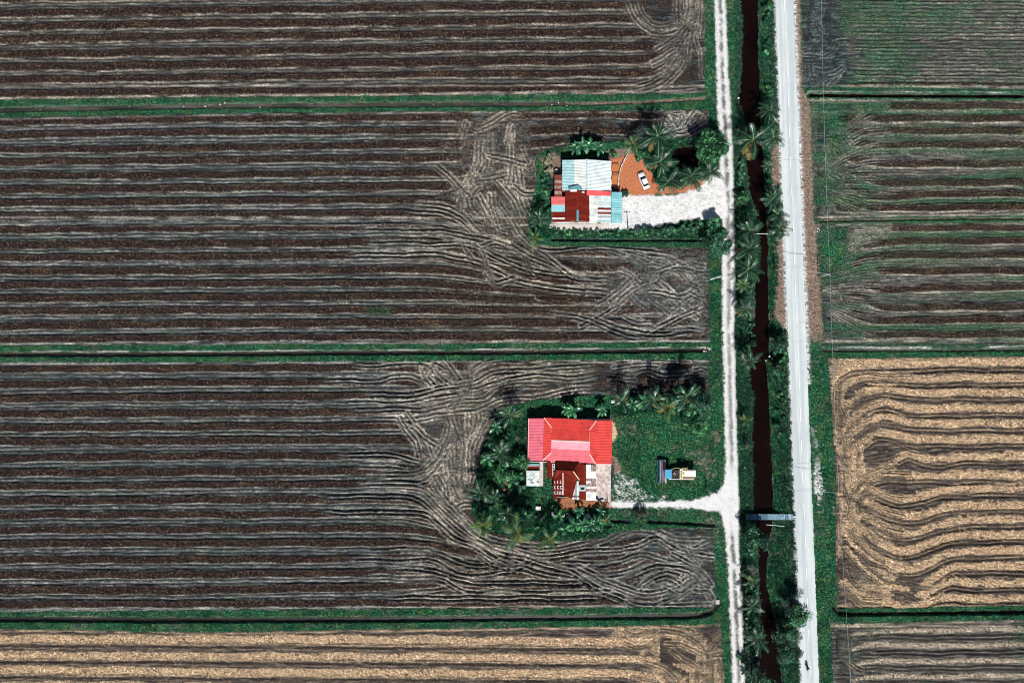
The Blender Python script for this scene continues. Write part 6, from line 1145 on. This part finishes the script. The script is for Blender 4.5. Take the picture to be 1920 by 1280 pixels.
tree(1463, 645, 3.6, 2.4, 'bushy small tree between canal and road, upper of two', 9, 1700, 0.4); tree(1464, 690, 3.4, 2.1, 'bushy small tree between canal and road, lower of two', 10, 1300, 0.4); tree(945, 893, 4.0, 3.0, 'leafy tree in the thicket left of the white roofed shed', 11, 2200, 0.4); tree(975, 868, 4.0, 2.6, 'leafy tree against the left wall of the red house', 12, 1700, 0.36); tree(1404, 408, 4.5, 2.6, 'leafy tree at the narrow part of the canal, left bank', 13, 1600, 0.35); tree(1392, 372, 3.2, 2.0, 'low leafy tree on the left bank beside the gravel track', 14, 1100, 0.34); tree(1424, 1284, 7.0, 3.8, 'dark tree over the canal at the bottom edge', 15, 1700, 0.42)
SH = [crown_mesh('shrub_foliage', 60+k, 1.0, 0.9, 420, 0.30, 7, [F_SHRUB, F_TREE2]) for k in range(4)]; SHF = crown_mesh('flowering_foliage', 70, 1.0, 0.9, 420, 0.28, 7, [F_FLOW, F_TREE2]); SHB = crown_mesh('bronze_foliage', 71, 1.0, 1.0, 800, 0.22, 10, [F_BRONZE, F_SHRUB])
def shrub(x, y, s_, label, sd, me=None, group=None):
    r = random.Random(sd); p = P(x, y, s_*0.5); root = empty('shrub', (p.x, p.y, 0)); tag(root, label, 'shrub', group); mb = MB()
    for k in range(4): a = r.random()*6; mb.tube([(0, 0, -0.1), (0.4*s_*math.cos(a), 0.4*s_*math.sin(a), 0.6*s_)], [0.05, 0.02], 5)
    mb.build('stem', M_BARK, root); link('foliage', me or SH[r.randrange(4)], root, (0, 0, 0.15*s_), (0, 0, r.random()*6), (s_, s_, s_*r.uniform(.8, 1.2)))
shrub(1030, 299, 1.5, 'shrub with pale blossom left of the blue roof', 1, SHF); shrub(1028, 318, 1.2, 'yellowish shrub below the blossoming one left of the blue roof', 2, SHF); shrub(1201, 292, 1.7, 'bright rounded shrub between the yellow palm and the car', 3, crown_mesh('bright_foliage', 77, 1.0, 0.9, 420, 0.3, 7, [F_LIGHT, F_TREE2])); shrub(1200, 964, 1.9, 'round bronze topped shrub between the drive and the lower ditch', 4, SHB); shrub(1170, 366, 1.2, 'small shrub at the edge of the cyan lean-to roof', 5); shrub(1152, 290, 1.1, 'shrub behind the upper right corner of the blue roof', 6)
rr = random.Random(30)
HED = [(1048+k*12.4, 437+rr.uniform(-3, 3)) for k in range(23)]
for k, (x, y) in enumerate(HED):
    if 1170 < x < 1182: continue
    if x > 1185: y -= (x-1185)*0.10
    shrub(x, y, rr.uniform(0.8, 1.15)+(0.35 if x > 1190 else 0), 'shrub in the hedge row along the lower edge of the white yard', 100+k, group='hedge row shrubs')
for k in range(9): shrub(1195+k*14+rr.uniform(-3, 3), 437-k*1.0+rr.uniform(-2, 4), rr.uniform(0.9, 1.3), 'shrub in the hedge row along the lower edge of the white yard', 140+k, group='hedge row shrubs')
for k in range(20): y = 300+k*7.3; shrub(1386+rr.uniform(-4, 6)+(y-300)*0.03, y, rr.uniform(0.7, 1.3), 'low shrub in the thick growth on the left bank beside the white yard', 200+k, group='left bank shrubs')
for k in range(22): shrub(1388+rr.uniform(-3, 26), 462+k*9+rr.uniform(-4, 4), rr.uniform(0.6, 1.1), 'low shrub under the palms on the middle left bank', 230+k, group='middle left bank shrubs')
for k, (x, y) in enumerate([(1440, 165), (1446, 175), (1436, 12), (1442, 25), (1438, 40), (1442, 80), (1436, 92), (1448, 240), (1440, 340), (1446, 395), (1450, 442), (1462, 740), (1466, 752), (1460, 772), (1470, 785), (1458, 800), (1464, 815), (1458, 660), (1470, 668), (1470, 625)]): shrub(x, y, rr.uniform(0.8, 1.5), 'leafy shrub on the right canal bank beside the road', 260+k, group='right bank shrubs')
for k in range(30): shrub(rr.uniform(905, 985), rr.uniform(800, 985), rr.uniform(0.7, 1.7), 'shrub in the dark thicket left of the red house', 300+k, group='thicket shrubs left of the red house')
for k in range(9): shrub(1172+k*16+rr.uniform(-4, 4), 748+rr.uniform(-6, 8), rr.uniform(0.8, 1.4), 'shrub under the upper tree row of the green lot', 330+k, group='shrubs under the upper tree row')
for k in range(18): shrub(rr.uniform(1390, 1418), 1064+k*11.5+rr.uniform(-5, 5), rr.uniform(0.9, 1.5), 'shrub in the lower left bank thicket', 350+k, group='lower left bank shrubs')
for k in range(8): shrub(rr.uniform(1000, 1140), rr.uniform(960, 1000), rr.uniform(0.7, 1.2), 'shrub among the bananas below the red house', 370+k, group='shrubs among the bananas')
for k in range(8): shrub(rr.uniform(1008, 1030), 330+k*13, rr.uniform(0.8, 1.3), 'shrub in the green strip left of the patchwork roofs', 390+k, group='shrubs left of the patchwork roofs')
for k in range(6): shrub(rr.uniform(1470, 1498), 1120+k*22, rr.uniform(1.0, 1.6), 'shrub in the shade of the two roadside trees', 410+k, group='shrubs under the roadside trees')
mb = MB(); rr = random.Random(6)                      # dead fronds
DF = empty('dead_fronds', P(951, 908)); DF.location.z = 0.5; tag(DF, 'heap of dead brown fronds left of the white roofed shed', 'dead fronds')
FRB = frond_mesh('frond_dead', 44, leafmat('dead_leaf', (0.34, 0.18, 0.10), 0.3, 0.8), F_YEL, 0.3)
for k in range(7): link('frond', FRB, DF, (rr.uniform(-.5, .5), rr.uniform(-1.8, 1.8), rr.uniform(0, .3)), (0, 0.1, rr.random()*6), rr.uniform(1.2, 2.0))

# ------------------------------------------------------------------ grass tufts and weeds (too many to count)
def tufts(name, label, n, accept, size, mats, sd, wide=0.10, blades=4, pale=0.12):
    r = np.random.default_rng(sd); V = []; Fc = []; MI = []; got = 0
    for _ in range(40):
        xs = r.uniform(-30, 1950, n); ys = r.uniform(-20, 1300, n); ii = ((xs-X0)/DXP).astype(int); jj = ((ys-Y0)/DYP).astype(int); ok = accept(xs, ys, ii, jj, r)
        for x, y, i, j in zip(xs[ok], ys[ok], ii[ok], jj[ok]):
            if got >= n: break
            bx, by, bz = (x-960)*MPX, (640-y)*MPX, H[j, i]-0.03; s_ = size*r.uniform(.5, 1.4); a0 = r.random()*6.28; mi = 1 if r.random() < pale else 0
            for k in range(blades):
                a = a0+k*6.283/blades+r.uniform(-.4, .4); c, s2 = math.cos(a), math.sin(a); w = s_*wide*2; L = s_*r.uniform(.6, 1.1); o = len(V)
                V += [(bx-s2*w*.5, by+c*w*.5, bz), (bx+s2*w*.5, by-c*w*.5, bz), (bx+c*L*.75, by+s2*L*.75, bz+L*r.uniform(.35, .8))]; Fc.append((o, o+1, o+2)); MI.append(mi)
            got += 1
        if got >= n: break
    me = bpy.data.meshes.new(name); me.from_pydata(V, [], Fc); [me.materials.append(m) for m in mats]; me.polygons.foreach_set('material_index', MI); me.update(); tag(link(name, me), label, kind='stuff')
G_A = leafmat('grass_blade', (0.005, 0.055, 0.030), 0.5, 0.5, 0.35); G_B = leafmat('grass_blade_light', (0.05, 0.17, 0.075), 0.5, 0.4, 0.4); G_C = leafmat('dry_grass', (0.34, 0.27, 0.14), 0.4, 0.8, 0.2)
okg = lambda xs, ys, ii, jj, r: (grass[jj, ii] > 0.6) & (RID[jj, ii] == 0) & ~ROADM[jj, ii] & (H[jj, ii] > -0.95) & (r.random(len(xs)) < 0.25+NM[jj, ii])
tufts('grass', 'short dark green grass on the dykes, banks and lots', 42000, okg, 0.34, [G_A, G_B], 1, 0.16, 4, 0.2)
okb = lambda xs, ys, ii, jj, r: (grass[jj, ii] > 0.6) & (RID[jj, ii] == 0) & ~ROADM[jj, ii] & (H[jj, ii] > -0.95) & (xs > 1378) & (xs < 1500)
tufts('bank_weeds', 'rank weeds on the canal banks', 9000, okb, 0.62, [G_A, G_B], 2, 0.14, 5, 0.25)
okw = lambda xs, ys, ii, jj, r: (grass[jj, ii] > 0.25) & (RID[jj, ii] == 0) & ~ROADM[jj, ii] & (((xs > 885) & (xs < 1000) & (ys > 780) & (ys < 1000)) | ((xs > 1000) & (xs < 1140) & (ys > 955) & (ys < 1010)) | ((xs > 1150) & (xs < 1320) & (ys > 735) & (ys < 775)) | ((xs > 1010) & (xs < 1340) & (ys > 428) & (ys < 445)) | ((xs > 1210) & (xs < 1345) & (ys > 250) & (ys < 350)))
tufts('undergrowth', 'leafy undergrowth in the homestead thickets', 8000, okw, 0.8, [G_A, G_B], 3, 0.20, 5, 0.15)
oks = lambda xs, ys, ii, jj, r: (stub[jj, ii] > 0.6) & (RID[jj, ii] > 0)
tufts('stubble', 'stiff brown rice stubble standing in the fields', 60000, oks, 0.24, [leafmat('stubble_stalk', (0.075, 0.046, 0.032), 0.5, 0.9, 0.1), G_C], 4, 0.14, 3, 0.16)
okt = lambda xs, ys, ii, jj, r: (straw[jj, ii] > 0.55) & (RID[jj, ii] > 0) & (tone[jj, ii] > 0.7)
tufts('loose_straw', 'loose golden straw lying on the windrows', 26000, okt, 0.36, [leafmat('straw_stalk', (0.62, 0.44, 0.26), 0.3, 0.9, 0.1), leafmat('straw_dark', (0.25, 0.17, 0.10), 0.3, 0.9, 0.1)], 5, 0.10, 3, 0.35)  # a random share of the straw is darker
print('triangles', sum(len(o.data.loop_triangles) if o.data.loop_triangles else sum(len(p.vertices)-2 for p in o.data.polygons) for o in bpy.data.objects if o.type == 'MESH' and len(o.data.polygons) < 3000))

# ------------------------------------------------------------------ look-alikes are told apart by their place in the row
ORD = 'first second third fourth fifth sixth seventh eighth ninth tenth eleventh twelfth thirteenth fourteenth fifteenth sixteenth seventeenth eighteenth nineteenth twentieth'.split()
def ordinal(k): return ORD[k] if k < 20 else ('twenty-'+ORD[k-20] if k < 29 else ('thirtieth' if k == 29 else 'thirty-'+ORD[k-30]))
groups = {}
SHORT = {'white stones on the canal bank': 'white stones on the left canal bank', 'stones in the upper ditch': 'pale stones in the upper dyke ditch', 'stones at the middle ditch end': 'pale stones at the end of the middle ditch', 'stones at the ditch bend': 'pale stones at the ditch bend right of the road', 'stones on the right canal bank': 'white stones on the right canal bank', 'stones on the upper left bank': 'white stones on the upper left canal bank',
         'hedge row shrubs': 'hedge shrubs below the white yard', 'left bank shrubs': 'left bank shrubs beside the white yard', 'middle left bank shrubs': 'shrubs under the middle left bank palms', 'right bank shrubs': 'shrubs between canal and road', 'thicket shrubs left of the red house': 'thicket shrubs left of the red house', 'shrubs under the upper tree row': 'shrubs under the tree row above the harvester',
         'lower left bank shrubs': 'shrubs on the lower left canal bank', 'shrubs among the bananas': 'shrubs among the bananas below the red house', 'shrubs left of the patchwork roofs': 'shrubs left of the patchwork roofs', 'shrubs under the roadside trees': 'shrubs under the two roadside trees'}
for o in bpy.data.objects:
    if o.parent is None and o.get('group') and o.get('category') in ('shrub', 'stone'): groups.setdefault(o['group'], []).append(o)
for g, os_ in groups.items():
    xs = [o.location.x for o in os_]; ys = [o.location.y for o in os_]; hor = max(xs)-min(xs) > max(ys)-min(ys)
    os_.sort(key=lambda o: o.location.x if hor else -o.location.y); base = os_[0]['label']
    for k, o in enumerate(os_): o['label'] = ordinal(k)+' from the '+('left' if hor else 'top')+' of the '+SHORT[g]
